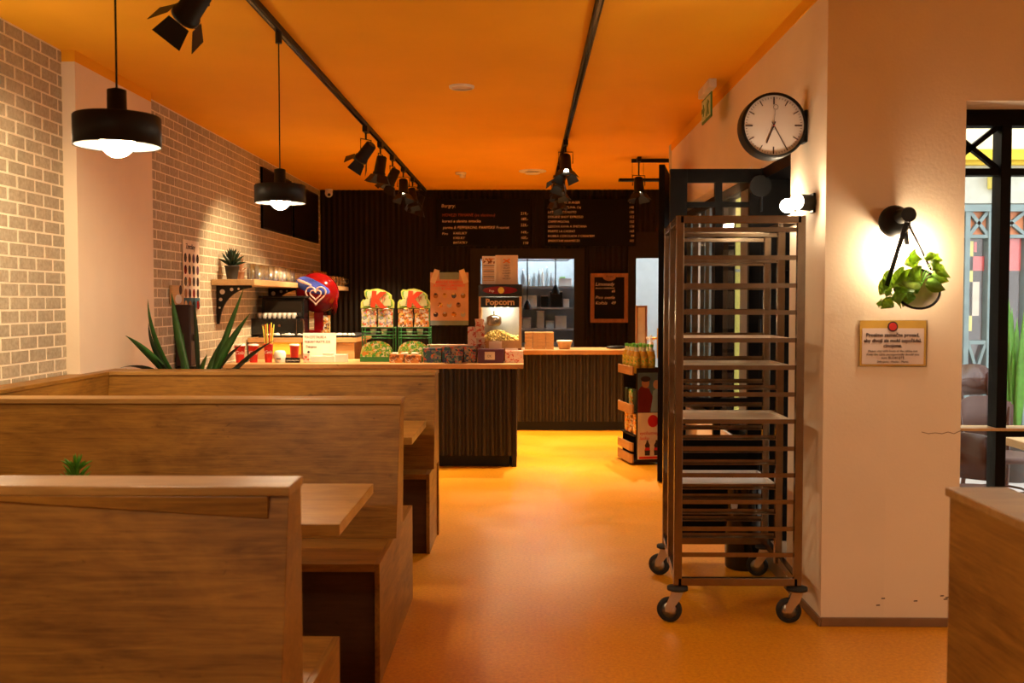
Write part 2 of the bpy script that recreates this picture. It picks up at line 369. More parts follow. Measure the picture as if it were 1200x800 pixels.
# ------------------------------------------------------------------ the room shell
HC = 2.88; XL = -2.65; XR = 1.32; YB = 12.87; YC = 4.42; YE = 9.1
struct(MB().box(XL-.3, 4.5, -3.3, YC+.28, -.2, 0).box(XL-.3, XR+.28, YC+.28, YE+.14, -.2, 0).box(XL-.3, 3.4, YE+.14, 16, -.2, 0).build('floor', M['floor']))
struct(MB().box(XL-.3, 4.5, -3.3, YC+.28, HC, HC+.25).box(XL-.3, XR+.28, YC+.28, YE, HC, HC+.25).box(XL-.3, 3.4, YE, YB+.12, HC, HC+.25).build('ceiling', M['ceiling']))
wl = struct(B(XL-.3, XL, -3.0, YB+.1, 0, HC).build('wall_left', M['mortar']))
struct(B(XL-.3, 4.5, -3.3, -3.0, 0, HC).build('wall_behind', M['wall']))
struct(B(4.2, 4.5, -3.0, YC, 0, HC).build('wall_right_near', M['wall']))
# bricks: the 300 that show largest are objects, the others one part
BL, BH, MJ, MV = .19, .07, .010, .019
def brick_mesh(L):
    me = bpy.data.meshes.new('brick'); b = MB().box(0, .008, 0, L, 0, BH-MJ)
    q = .001
    vs = [(0,0,0),(0,L,0),(0,L,BH-MJ),(0,0,BH-MJ),(.0035,q,q),(.0035,L-q,q),(.0035,L-q,BH-MJ-q),(.0035,q,BH-MJ-q)]
    me.from_pydata(vs, [], [(4,5,6,7),(0,1,5,4),(1,2,6,5),(2,3,7,6),(3,0,4,7)]); me.materials.append(M['brick']); return me
PIL0, PIL1 = 5.70, 6.86
cells = []
for seg0, seg1 in ((3.0, PIL0), (PIL1, YB)):
    for r in range(int(HC/BH)+1):
        z = HC - (r+1)*BH
        if z < 0: continue
        y = seg0 - (BL/2 if r % 2 else 0)
        while y < seg1:
            a, b = max(y, seg0), min(y+BL-MV, seg1)
            if b-a > .02: cells.append((a, b-a, z))
            y += BL
vis = sorted([c for c in cells if c[2] > .98 and c[0] > 4.7], key=lambda c: c[0])
cache = {}
for a, L, z in vis[:300]:
    k = round(L, 2)
    if k not in cache: cache[k] = brick_mesh(k)
    o = bpy.data.objects.new('brick', cache[k]); COL.objects.link(o); o.parent = wl
    o.location = Vector((XL + random.uniform(-.001, .0006), a, z)) - wl.location
rest = [c for c in cells if c not in set(vis[:300])]
mb = MB()
for a, L, z in rest: mb.box(XL-.001, XL+.003, a, a+L, z, z+BH-MJ)
tag(mb.build('bricks', M['brick'], wl), kind='stuff')
# plastered pillar on the left wall with the ceiling colour brought down over its top
XP = -2.57
struct(B(XL+.0, XP, PIL0, PIL1, 0, HC-.065).build('wall_pillar', M['wall']))
struct(B(XL+.0, XP, PIL0, PIL1, HC-.065, HC).build('trim_1', M['ceiling']))
# back wall, corrugated, with a hatch and a doorway to the kitchen
def corrugate(x0, x1, y, z0, z1, pitch=.07, dep=.018, sgn=-1):
    mb = MB(); n = max(1, round((x1-x0)/pitch)); p = (x1-x0)/n; K = 8; vs = []
    for i in range(n*K+1):
        u = x0+p*i/K; d = .5-.5*math.cos(2*PI*i/K); d = d*d*(3-2*d); vs += [(u, y+sgn*dep*d, z0), (u, y+sgn*dep*d, z1)]
    k = n*K+1
    mb.add(vs, [(2*i, 2*i+2, 2*i+3, 2*i+1) for i in range(k-1)], True)
    return mb
hx0, hz1 = xz(563, 303, YB); hx1 = xz(673, 303, YB)[0]; hz0 = .86
dx0, dz1 = xz(745, 302, YB); dx1 = dx0+.82
struct(MB().box(XL, hx0, YB, YB+.12, 0, HC).box(hx0, hx1, YB, YB+.12, hz1, HC).box(hx0, hx1, YB, YB+.12, 0, hz0)
       .box(hx1, dx0, YB, YB+.12, 0, HC).box(dx0, dx1, YB, YB+.12, dz1, HC).box(dx1, 3.2, YB, YB+.12, 0, HC).build('wall_back', M['darkframe']))
wb = [o for o in COL.objects if o.name == 'wall_back'][0]
fw = .13
c = MB()
for x0, x1, z0, z1 in ((XL, hx0-fw, 0, HC), (hx0-fw, hx1+fw, hz1+fw, HC), (hx1+fw, dx0-.10, 0, HC), (dx0-.10, dx1+.1, dz1+.33, HC), (dx1+.1, 3.2, 0, HC)):
    q = corrugate(x0, x1, YB-.013, z0, z1, .07, .022); c.add(q.v, q.f, True)
c.build('corrugated_sheet', M['corr'], wb)
fr = MB().box(hx0-fw, hx1+fw, YB-.03, YB, hz1, hz1+fw).box(hx0-fw, hx0, YB-.03, YB, 0, hz1).box(hx1, hx1+fw, YB-.03, YB, 0, hz1)
fr.build('hatch_frame', M['darkframe'], wb)
MB().box(dx0-.10, dx0, YB-.04, YB, 0, dz1+.33).box(dx0, dx1, YB-.04, YB, dz1, dz1+.33).box(dx1, dx1+.1, YB-.04, YB, 0, dz1+.33).build('door_frame', M['darkframe'], wb)
struct(B(3.2, 3.4, YE, YB+.1, 0, HC).build('wall_right_far', M['wall']))
struct(B(XR, 3.4, YE-.02, YE+.16, 0, HC+.6).build('wall_return', M['plaster_grey']))
# right wall with the entrance and the long side window, and the pier turning to the front wall
DY0, DY1, DZ = 5.01, 5.66, 2.19; WY0, WY1, WZ0, WZ1 = 5.86, 8.95, .60, 2.24; TX = .28
wr = struct(MB().box(XR, XR+TX, YC, DY0, 0, HC).box(XR, XR+TX, DY0, DY1, DZ, HC).box(XR, XR+TX, DY1, WY0, 0, HC)
            .box(XR, XR+TX, WY0, WY1, 0, WZ0).box(XR, XR+TX, WY0, WY1, WZ1, HC).box(XR, XR+TX, WY1, YE, 0, HC).build('wall_right', M['wall']))
GX0 = W(1129.5, 300, YC).x; GZ = W(1131, 118, YC).z; GX1 = 3.95
wf = struct(MB().box(XR+TX, GX0, YC, YC+.28, 0, HC).box(GX0, GX1, YC, YC+.28, GZ, HC).box(GX1, 4.2, YC, YC+.28, 0, HC).build('wall_front_right', M['wall']))
struct(B(XR-.004, XR, YC, YE, HC-.07, HC).build('trim_2', M['ceiling']))
struct(MB().box(XR, GX0, YC-.012, YC, 0, .04).build('baseboard_front', M['base'], bevel=.003))
struct(MB().box(XR-.012, XR, YC-.012, DY0, 0, .04).build('baseboard_right', M['base'], bevel=.003))
# hairline crack and scuffs on the pier
mb = MB(); pts = [(1080,506),(1088,508),(1096,507),(1104,508),(1111,506),(1118,508),(1127,504)]
for a, b in zip(pts, pts[1:]): mb.bar(W(a[0], a[1], YC-.0005), W(b[0], b[1], YC-.0005), .0012, .003)
mb.build('plaster_crack', M['base'], wf)
mb = MB()
for px, py in ((1035,700),(1029,708),(1073,703),(1104,697),(1108,701),(1110,699)):
    p = W(px, py, YC-.0005); mb.bar(p-Vector((.008,0,.004)), p+Vector((.008,0,-.003)), .001, .005)
mb.build('scuff_mark', M['ink'], wf)

# kitchen behind
struct(MB().box(-1.6, 3.4, 15.6, 15.7, 0, HC).box(-1.7, -1.6, YB+.12, 15.7, 0, HC).box(3.3, 3.4, YB+.12, 15.7, 0, HC).build('wall_kitchen', M['cool_white']))
kc = struct(B(-1.7, 3.4, YB+.12, 15.7, HC, HC+.1).build('ceiling_kitchen', M['cool_white']))
for x in (0.1, 1.9):
    kl = thing('ceiling_light_panel', (x, 14.1, HC-.04), ('square kitchen ceiling light panel behind the serving hatch' if x < 1 else 'square kitchen ceiling light panel behind the narrow doorway'), 'ceiling light')
    B(x-.3, x+.3, 13.8, 14.4, HC-.03, HC-.001).build('housing', M['white'], kl); B(x-.27, x+.27, 13.83, 14.37, HC-.036, HC-.03).build('diffuser', M['kitchen_lamp'], kl)

# ------------------------------------------------------------------ glazed front window (right) and side window
GY = YC+.20
w1 = struct(thing('window_1', (GX0, GY, 0), None, None))
zt0, zt1 = W(1180, 128, GY).z, W(1180, 147, GY).z; zb0, zb1 = W(1180, 197, GY).z, W(1180, 205, GY).z
mx0, mx1 = W(1170, 300, GY).x, W(1182, 300, GY).x; rz1, rz0 = W(1180, 504, GY).z, W(1180, 512, GY).z
MB().box(GX0, GX1, GY, GY+.08, zt1, GZ).build('head_rail', M['door'], w1)
B(GX0, GX1, GY, GY+.07, zb1, zb0).build('transom_bar', M['door'], w1)
B(mx1, GX1, GY, GY+.07, rz0, rz1).build('mid_rail', M['door'], w1)
B(GX0, GX1, GY-.03, GY+.09, rz1, rz1+.012).build('rail_ledge', M['shelf_wood'], w1)
B(GX0, GX1, GY, GY+.07, 0, .12).build('bottom_rail', M['door'], w1)
for a, b in ((GX0, GX0+.03), (mx0, mx1), (3.05, 3.1), (GX1-.05, GX1)):
    B(a, b, GY-.012, GY+.08, .0, zt1).build('mullion', M['door'], w1, .003)
ax0, ax1 = GX0+.0, mx0
for p, q in (((ax0, zt1), (ax1, zb0)), ((ax0, zb0), (ax1, zt1))):
    MB().bar((p[0], GY+.03, p[1]), (q[0], GY+.03, q[1]), .03, .022).build('cross_brace', M['door'], w1)
for a, b in ((GX0+.03, mx0), (mx1, 3.05), (3.1, GX1-.05)):
    for z0, z1 in (((zb0, zt1), (.12, zb1)) if a < mx0 else ((zb0, zt1), (rz1, zb1), (.12, rz0))):
        B(a, b, GY+.04, GY+.044, z0, z1).build('pane', M['glass'], w1)
# side window seen at a grazing angle through the open door
w2 = struct(thing('window_2', (XR+.15, WY0, WZ0), None, None))
def ywin(px): return WX(px, 353, XR+.15).y
cols = [(WY0, WY0+.07, 'door'), (6.50, 6.72, 'bluegrey'), (7.12, 7.30, 'door'), (7.36, 7.50, 'door'), (7.56, 7.75, 'door'), (7.85, 8.02, 'teal'), (8.06, 8.25, 'teal'), (8.35, 8.65, 'cream'), (8.72, WY1, 'teal')]
for a, b, m_ in cols: B(XR+.12, XR+.17, a, b, WZ0+.06, WZ1-.06).build('upright', M[m_], w2)
B(XR+.10, XR+.19, WY0, WY1, WZ1-.06, WZ1).build('head_rail', M['door'], w2); B(XR+.10, XR+.19, WY0, WY1, WZ0, WZ0+.06).build('bottom_rail', M['door'], w2)
B(XR+.14, XR+.144, WY0, WY1, WZ0+.06, WZ1-.06).build('pane', M['glass'], w2)
struct(B(XR-.02, XR+.12, WY0, WY1, WZ0-.03, WZ0).build('trim_3', M['cream']))

yp = thing('yellow_post', (1.87, 8.85, -.02), 'yellow painted post outside, seen through the glazed door leaf', 'post')
B(1.80, 1.93, 8.80, 8.90, -.02, 3.2).build('shaft', M['yellowpost'], yp, .003)
for z in (1.12, 1.72): B(1.805, 1.925, 8.79, 8.80, z-.012, z+.012).build('clamp', M['steel_dark'], yp)
# entrance: frame in the opening, closed far leaf and the open leaf
d1 = struct(thing('door_1', (XR+.1, DY0, 0), None, None))
MB().box(XR-.01, XR+.16, DY1-.07, DY1, 0, DZ).box(XR+.10, XR+.16, DY0, DY0+.05, 0, DZ).box(XR+.0, XR+.16, DY0, DY1-.07, DZ-.06, DZ).build('frame', M['door'], d1)
B(XR+.10, XR+.16, DY0+.05, DY1-.07, 1.62, 1.70).build('transom_bar', M['door'], d1)
B(XR+.13, XR+.134, DY0+.05, DY1-.07, .16, DZ-.06).build('pane', M['glass'], d1)
B(XR+.12, XR+.15, DY0+.28, DY0+.33, .12, DZ-.06).build('mullion', M['door'], d1)
struct(B(XR-.0, XR+TX, DY0, DY1, 0, .10).build('trim_4', M['base']))
LY = 5.60
dl = thing('door_leaf', (XR, LY, .1), 'dark glazed door leaf standing open behind the tray rack', 'door')
lx0, lx1 = W(784, 353, LY).x, XR-.012; lz1 = DZ-.005; lz0 = .105
pcx = [(W(804, 300, LY).x, W(837, 300, LY).x), (W(845, 300, LY).x, W(877, 300, LY).x)]
rows = [(W(820, 237, LY).z, W(820, 214, LY).z), (W(820, 466, LY).z, W(820, 243, LY).z), (W(820, 513, LY).z, W(820, 473, LY).z)]
T0, T1 = LY-.022, LY+.022
B(lx0, pcx[0][0], T0, T1, lz0, lz1).build('stile', M['door'], dl, .002)
B(pcx[1][1], lx1, T0, T1, lz0, lz1).build('stile', M['door'], dl, .002)
B(pcx[0][1], pcx[1][0], T0, T1, rows[2][0], rows[0][1]).build('glazing_bar', M['door'], dl)
B(pcx[0][0], pcx[1][1], T0, T1, rows[0][1], lz1).build('rail', M['door'], dl)
B(pcx[0][0], pcx[1][1], T0, T1, lz0, rows[2][0]).build('rail', M['door'], dl)
for k in (0, 1):
    for a, b in ((rows[1][1], rows[0][0]), (rows[2][1], rows[1][0])): B(pcx[k][0], pcx[k][1], T0, T1, a, b).build('rail', M['door'], dl)
    for a, b in rows: B(pcx[k][0], pcx[k][1], LY-.002, LY+.002, a, b).build('pane', M['glass'], dl)
for z in (.5, 1.3, 2.0): MB().tube((lx1-.002, LY-.03, z-.05), (lx1-.002, LY-.03, z+.05), .008).build('hinge', M['black'], dl)
cl = W(891, 218, LY-.05); MB().tube((cl.x, LY-.06, cl.z), (cl.x, T0, cl.z), .06, .06, 24).build('closer', M['black'], dl)
# second leaf, hinged at the far end of the right wall, edge towards us
d2 = thing('door_leaf', (XR, 9.0, 0), 'plain dark door leaf seen edge-on beside the bottle stand, with brass plate', 'door')
fa, fb = Vector((1.075, 7.93, 0)), Vector((XR-.03, 8.98, 0))
MB().bar(fa+Vector((0,0,1.27)), fb+Vector((0,0,1.27)), .045, 2.52).build('panel', M['door'], d2, .002)
ft = (fb-fa).normalized(); nn = Vector((-ft.y, ft.x, 0)); hp = fa + ft*.07 + nn*.028
hc = W(773, 402, 8.0).z
MB().bar(hp+Vector((0,0,hc-.12)), hp+Vector((0,0,hc+.12)), .012, .045, ft).build('handle_plate', M['brass'], d2)
MB().path([hp+Vector((0,0,hc+.04)), hp+nn*.04+Vector((0,0,hc+.04)), hp+nn*.045+ft*.10+Vector((0,0,hc+.04))], .008).build('handle', M['brass'], d2)

# ------------------------------------------------------------------ outdoors
struct(MB().box(XR+TX, 14, YC+.28, 10.5, -.15, -.02).build('ground', M['ground']))
FY = 10.5
fac = struct(MB().box(3.4, 14, FY, FY+.3, 2.47, 2.86).box(3.4, 14, FY+.9, FY+1.0, 0, 2.47).build('wall_opposite', M['plaster_grey']))
B(3.4, 14, FY-.02, FY+.3, 3.02, 6.0).build('upper_wall', M['plaster_cream'], fac)
for i, (a, b, d) in enumerate(((2.86, 2.90, .10), (2.90, 2.97, .16), (2.97, 3.02, .08))): B(3.4, 14, FY-d, FY+.3, a, b).build('cornice', M['cornice'], fac)
def fx(px): return W(px, 353, FY).x
def fz(py): return W(1160, py, FY).z
sf = thing('shopfront', (fx(1145), FY, 0), 'grey blue shopfront window frame with crossed braces across the courtyard', 'shopfront')
for a, b in ((1128, 1134), (1155, 1166), (1199, 1211)): B(fx(a), fx(b), FY-.04, FY+.08, 0, fz(240)).build('post', M['teal'], sf, .005)
B(3.6, 9, FY-.05, FY+.08, fz(248), fz(240)).build('head_rail', M['teal'], sf); B(3.6, 9, FY-.03, FY+.08, fz(279), fz(275)).build('rail', M['teal'], sf)
B(3.6, 9, FY-.03, FY+.08, fz(401)-.02, fz(401)+.02).build('rail', M['teal'], sf)
B(3.6, 9, FY-.02, FY+.05, 0, fz(465)).build('plinth_panel', M['teal'], sf)
for a, b in ((1134, 1155), (1166, 1199), (1106, 1128)):
    for p, q in ((248, 275), (275, 248)): MB().bar((fx(a), FY, fz(p)), (fx(b), FY, fz(q)), .05, .035).build('cross_brace', M['teal'], sf)
    B(fx(a), fx(b), FY+.03, FY+.036, fz(465), fz(279)).build('pane', M['glass'], sf)
    B(fx(a), fx(b), FY+.03, FY+.036, fz(275), fz(248)).build('pane', M['salmon'], sf)
    for p, q in ((401, 465), (465, 401)): MB().bar((fx(a), FY-.01, fz(p)), (fx(b), FY-.01, fz(q)), .04, .03).build('cross_brace', M['teal'], sf)
struct(B(3.6, 9, FY+.7, FY+.88, 0, 2.4).build('trim_5', M['darkroom']))
def poster(px0, py0, px1, py1, mat, label):
    return tag(B(fx(px0), fx(px1), FY+.05, FY+.055, fz(py1), fz(py0)).build('poster', mat), label, 'poster')
poster(1137, 300, 1155, 317, M['pink'], 'small pink poster low in the left courtyard shopfront pane')
poster(1143, 283, 1146, 295, M['pink'], 'narrow pink strip in the left courtyard shopfront pane')
poster(1180, 279, 1198, 317, M['pink'], 'tall pink poster in the right courtyard shopfront pane')
p_ = poster(1137, 330, 1150, 370, M['cream'], 'beige printed sheet hanging in the left courtyard shopfront pane')
poster(1135, 282, 1142, 388, M['yellowpost'], 'olive yellow strip along the left side of the courtyard shopfront')
lamp = thing('wall_lamp', (fx(1161), FY-.1, fz(215)), 'yellow box lamp on the grey courtyard facade', 'lamp')
B(fx(1154), fx(1168), FY-.14, FY, fz(222), fz(207)).build('housing', M['yellowpost'], lamp, .01); B(fx(1156), fx(1166), FY-.146, FY-.14, fz(220), fz(209)).build('lens', M['yellow'], lamp)

def chair(px, pytop, Y, rz, label, sc=1.0, cushion=False):
    p = W(px, pytop, Y); h = p.z/1.0
    k = thing('cafe_chair', (p.x, Y, -.02), label, 'chair', rz=rz)
    s = (h+.02)/.82
    def L(x, y, z): return (x*s, y*s, z*s)
    m_ = M['bentwood']
    mb = MB()   # curved back panel
    n = 8; vs = []
    for i in range(n+1):
        t = -1+2*i/n; x = .20*t; y = .20-.05*(t*t) + .0; topz = .82-.06*t**4; 
        for (dy, z) in ((0, .56), (0, topz), (.015, topz), (.015, .56)): vs.append(L(x, y+dy, z))
    fs = [(4*i+j, 4*i+4+j, 4*i+4+(j+1)%4, 4*i+(j+1)%4) for i in range(n) for j in range(4)] + [(0,1,2,3), (4*n+3, 4*n+2, 4*n+1, 4*n)]
    mb.add(vs, fs, True).build('backrest', M['cushion'] if cushion else m_, k, local=True)
    MB().lathe([(.19*s, .43*s), (.205*s, .44*s), (.205*s, .46*s), (.19*s, .47*s)], (0, 0, 0), 20).build('seat', M['cushion'] if cushion else m_, k, local=True)
    for sx in (-1, 1):
        MB().path([L(.17*sx, -.16, 0), L(.155*sx, -.14, .25), L(.14*sx, -.12, .44)], .014*s).build('leg', m_, k, local=True)
        MB().path([L(.17*sx, .22, 0), L(.16*sx, .15, .25), L(.15*sx, .13, .45), L(.17*sx, .16, .62), L(.185*sx, .175, .78)], .014*s).build('leg', m_, k, local=True)
    MB().path([L(.15*math.cos(t*PI/6), .15*math.sin(t*PI/6), .24) for t in range(13)], .008*s).build('stretcher', m_, k, local=True)
    return k
chair(1150, 503, 5.45, 2.25, 'dark red bentwood chair just outside the window, nearest of three')
chair(1174, 467, 6.5, .2, 'brown upholstered chair in the courtyard behind the nearest bentwood chair', cushion=True)
chair(1162, 428, 9.0, .5, 'dark red bentwood chair by the courtyard shopfront, farthest of three')
def otable(x0, x1, y0, y1, label):
    t = thing('cafe_table', ((x0+x1)/2, (y0+y1)/2, -.02), label, 'table')
    B(x0, x1, y0, y1, .72, .76).build('tabletop', M['shelf_wood'], t, .004)
    cx, cy = (x0+x1)/2, (y0+y1)/2
    MB().tube((cx, cy, 0), (cx, cy, .72), .03).build('pedestal', M['black'], t); B(cx-.22, cx+.22, cy-.22, cy+.22, -.02, 0).build('base', M['black'], t)
otable(W(1175, 520, 5.1).x, W(1175, 520, 5.1).x+.65, 4.82, 5.14, 'light wood cafe table just outside the window mullion')
otable(W(1176, 440, 9.2).x, W(1176, 440, 9.2).x+.7, 8.7, 9.3, 'light wood cafe table far across the courtyard')
pl = thing('potted_plant', (W(1187, 440, 8.2).x, 8.2, -.02), 'tall bright green blade-leaved plant in the courtyard', 'plant')
pc = pl.location
MB().lathe([(.13, 0), (.17, .40), (.18, .42), (.15, .42), (.14, .38)], pc).build('pot', M['pot'], pl)
for a, b, w_ in ((1181, 342, .035), (1186, 360, .05), (1179, 352, .045), (1197, 388, .045), (1192, 372, .05), (1202, 350, .04), (1176, 380, .04)):
    tp = W(a, b, 8.2+random.uniform(-.05, .05)); MB().leaf(pc+Vector((random.uniform(-.05,.05), 0, .38)), tp, w_, (0, 0, .05), (1, .2, 0)).build('leaf', M['leaflight'], pl)

# ------------------------------------------------------------------ booths
BX0, BX1 = -2.5, -.55
def booth(loc_y, yf, yb, near_b, far_b, near_t, far_t, label, zt=1.03, double=True):
    b = thing('booth_bench', ((BX0+BX1)/2, loc_y, 0), label, 'bench')
    sz = .46
    B(BX0, BX1-.02, yf+.012, near_b+.02, 0, sz-.03).build('plinth', M['oak_dark'], b)
    if double: B(BX0, BX1-.02, far_b-.02, yb-.012, 0, sz-.03).build('plinth', M['oak_dark'], b)
    B(BX0, BX1-.02, yf, near_b+.03, sz-.03, sz).build('seat', M['oak'], b, .002)
    if double: B(BX0, BX1-.02, far_b-.03, yb, sz-.03, sz).build('seat', M['oak'], b, .002)
    MB().box(BX1-.02, BX1, yf, yb, 0, sz-.0).build('end_panel', M['oak_y'], b, .002)
    zb = sz if double else 0
    poly = [(near_b, sz), (near_t, zt-.022), (far_t, zt-.022), (far_b, sz if double else 0)]
    if not double: poly += [(far_b-.06, 0), (far_b-.06, sz)]
    MB().prism(poly, BX0, BX1+.010, 'yz').build('backrest', M['oak'], b, .002)
    B(BX0, BX1+.014, near_t-.012, far_t+.008, zt-.022, zt).build('cap', M['oak_edge'], b, .003)
    return b
t0 = WZ(340, 570, 1.03).y; t1 = WZ(340, 558, 1.03).y
b1 = booth(2.4, 1.75, WZ(393, 745, .46).y, 2.14, 2.38, t0+.01, t1, 'oak booth bench nearest the camera, its back filling the lower left')
MB().prism([(BX0, 1.008), (BX0, 1.004), (-1.25, .998), (-.585, .957), (-.585, 1.008)], t0-.004, t0+.04, 'xz').build('rail_strip', M['oak'], b1, .003)
t0 = WZ(468, 467.5, 1.03).y; t1 = WZ(468, 464, 1.03).y
booth(4.3, 3.71, 4.80, 4.12, 4.34, t0+.01, t1, 'middle oak booth bench with seats on both sides of its tapered back')
booth(6.0, 5.66, 6.19, 5.84, 6.19, 5.93, 6.14, 'farthest oak booth bench with a single seat, backing on the counter side', double=False)
def table(y0, y1, label):
    t = thing('booth_table', (-1.54, (y0+y1)/2, 0), label, 'table')
    B(BX0, -.585, y0, y1, .712, .75).build('tabletop', M['oak_table'], t, .003)
    cy = (y0+y1)/2
    MB().tube((-1.1, cy, .02), (-1.1, cy, .712), .035).build('leg', M['black'], t); MB().tube((-2.1, cy, .02), (-2.1, cy, .712), .035).build('leg', M['black'], t)
    B(-1.35, -.85, cy-.17, cy+.17, 0, .02).build('foot_plate', M['black'], t); B(-2.35, -1.85, cy-.17, cy+.17, 0, .02).build('foot_plate', M['black'], t)
table(3.10, 3.80, 'oak table top between the nearest and the middle booth bench')
table(5.10, 5.83, 'oak table top between the middle and the farthest booth bench')
wpn = struct(MB().box(XL+.01, BX0, -1.0, 6.19, 0, 1.008).build('trim_6', M['oak_y']))
B(XL+.01, BX0+.006, -1.0, 6.19, 1.008, 1.03).build('cap', M['oak_y'], wpn, .003)
# partition on the right
pt = thing('low_partition', (1.02, 1.3, 0), 'oak low partition at the lower right edge with pale top', 'partition')
B(.957, 1.085, .2, 2.245, 0, 1.01).build('panel', M['oak_y'], pt, .002); B(.950, 1.092, .19, 2.255, 1.01, 1.03).build('cap', M['oak_edge'], pt, .003)
# small plant on the near table
sp = thing('potted_succulent', (-1.53, 3.35, .75), 'small spiky green plant on the near table, only its tip above the bench back', 'plant')
c0 = Vector((-1.53, 3.35, .75))
MB().lathe([(.028, 0), (.038, .06), (.040, .065), (.034, .065), (.032, .055)], c0, 16).build('pot', M['pot'], sp)
for i in range(46):
    a = i*2.4; e = .65+.9*random.random(); r_ = .085
    d = Vector((math.cos(a)*math.cos(e), math.sin(a)*math.cos(e), math.sin(e)))
    MB().leaf(c0+Vector((0,0,.06+.03*(i%3))), c0+Vector((0,0,.075+.02*(i%3)))+d*r_*.8, .005, (0,0,.01), n=4).build('leaf', M['leaflight'], sp)

# ------------------------------------------------------------------ counters
words = ['first', 'second', 'third', 'fourth', 'fifth', 'sixth', 'seventh', 'eighth', 'ninth', 'tenth', 'eleventh', 'twelfth', 'thirteenth', 'fourteenth', 'fifteenth', 'sixteenth', 'seventeenth', 'eighteenth']
C1Y = 8.69; C1D = .70; CZ = .905; C1X = -.02
k1 = thing('serving_counter', (-1.3, C1Y+.35, 0), 'front serving counter with dark corrugated cladding and long wood top', 'counter')
q = corrugate(XL+.02, C1X-.09, C1Y, .10, CZ-.04, .072, .03); q.build('cladding', M['corr2'], k1)
B(XL+.02, C1X-.10, C1Y+.02, C1Y+C1D-.03, .10, CZ-.04).build('carcass', M['darkframe'], k1)
B(C1X-.10, C1X-.06, C1Y-.01, C1Y+C1D-.03, 0, CZ-.04).build('end_panel', M['darkframe'], k1, .003)
B(XL+.02, C1X-.12, C1Y+.03, C1Y+C1D-.03, 0, .10).build('kick', M['black'], k1)
B(XL+.01, C1X, C1Y-.06, C1Y+C1D, CZ-.04, CZ).build('worktop', M['counter_wood'], k1, .003)
C2Y = 11.18; C2X0 = -.10; C2X1 = 1.42
k2 = thing('rear_counter', (.7, C2Y+.3, 0), 'rear counter below the kitchen hatch with corrugated front and wood top', 'counter')
corrugate(C2X0, C2X1, C2Y, .10, CZ-.05, .076, .03).build('cladding', M['corr2'], k2)
B(C2X0, C2X1, C2Y+.02, C2Y+.60, .10, CZ-.05).build('carcass', M['darkframe'], k2)
B(C2X0, C2X1, C2Y-.01, C2Y+.02, 0, .10).build('kick', M['black'], k2)
B(C2X0-.02, C2X1+.02, C2Y-.05, C2Y+.65, CZ-.05, CZ).build('worktop', M['counter_wood'], k2, .003)
# raised back unit carrying the coffee machine
UY = C1Y+C1D+.02; ux0 = XL+.02; ux1, uz1 = xz(415, 393, UY)
un = thing('back_unit', ((ux0+ux1)/2, UY+.35, 0), 'wood back unit behind the counter carrying the coffee and ice cream machines', 'cabinet')
B(ux0, ux1, UY, UY+.02, 0, uz1-.07).build('front_panel', M['counter_wood'], un); B(ux0, ux1-.02, UY+.02, UY+.9, 0, uz1-.07).build('carcass', M['oak'], un)
B(ux0, ux1+.02, UY-.03, UY+.94, uz1-.065, uz1-.02).build('top_board', M['counter_wood'], un, .003)
B(ux0+.1, ux1+.02, UY-.02, UY+.92, uz1-.02, uz1).build('drip_mat', M['black'], un)
mb = MB()
for i in range(60):
    x = random.uniform(ux0+.15, ux1); y = UY+random.uniform(0, .06); mb.ball((x, y, uz1+.006), .012, 6, 4, (1.8, 1, .6+random.random()))
tag(mb.build('crumpled_napkins', M['paper'], None), 'crumpled white napkins strewn along the top of the wood back unit', 'napkins', kind='stuff')

def item_box(name, px0, px1, ptop, Y, depth, mat, label, cat, z0=CZ, group=None, bevel=.003, parts=None):
    x0, x1 = xz(px0, 400, Y)[0], xz(px1, 400, Y)[0]; z1 = xz((px0+px1)/2, ptop, Y)[1]
    t = thing(name, ((x0+x1)/2, Y+depth/2, z0), label, cat, group)
    B(x0, x1, Y, Y+depth, z0, z1).build('body', mat, t, bevel)
    if parts: parts(t, x0, x1, z1)
    return t
def cup(px, ptop, Y, r, mat, label, h=None, lid=False, group=None, mark=True, z0=CZ):
    p = W(px, ptop, Y); h = p.z-z0
    t = thing('paper_cup', (p.x, Y, z0), label, 'cup', group)
    MB().lathe([(r*.72, 0), (r, h), (r*1.05, h), (r*1.05, h+.004), (r*.94, h+.002), (r*.66, .004)], t.location, 20).build('body', mat, t)
    if mark: text('Cola', r*.9, (p.x-r*.75, Y-r*1.01, z0+h*.5), FRONT, M['paper'], t, shear=.4)
    if lid: MB().lathe([(r*1.06, h), (r*1.06, h+.012), (r*.9, h+.016)], t.location, 20).build('lid', M['paper'], t)
    return t
CY = 8.86
cup(281, 405, CY, .048, M['red'], 'leftmost red paper cup on the front counter beside the big plant', lid=True)
cup(297, 405, CY, .046, M['red'], 'second red paper cup from the left on the front counter', lid=True)
tall = cup(314.5, 403, CY, .042, M['red'], 'tall red cup holding bright drinking straws on the front counter')
for i, (a, b, c_) in enumerate(((308, 382, 'yellow'), (311, 380, 'orange'), (313, 379, 'lime'), (316, 380, 'red'), (318, 378, 'yellow'), (321, 380, 'lime'), (319.5, 384, 'orange'), (310, 386, 'green'))):
    tp = W(a, b, CY+random.uniform(-.02, .02)); bp_ = tall.location+Vector(((tp.x-tall.location.x)*.3, 0, .02))
    st = thing('drinking_straw', bp_, '%s drinking straw standing in the tall red cup, %s' % (('yellow','orange','lime','red','yellow','lime','orange','green')[i], ('far left','left of centre','just left of centre','centre','right of centre','far right','right','low left')[i]), 'straw', 'straws in the tall red cup')
    MB().tube(bp_, tp, .005, n=8).build('tube', M[c_], st)
p = W(328, 412, CY); t = thing('napkin_dispenser', (p.x, CY, CZ), 'white rounded napkin holder between the straw cup and the black sign', 'dispenser')
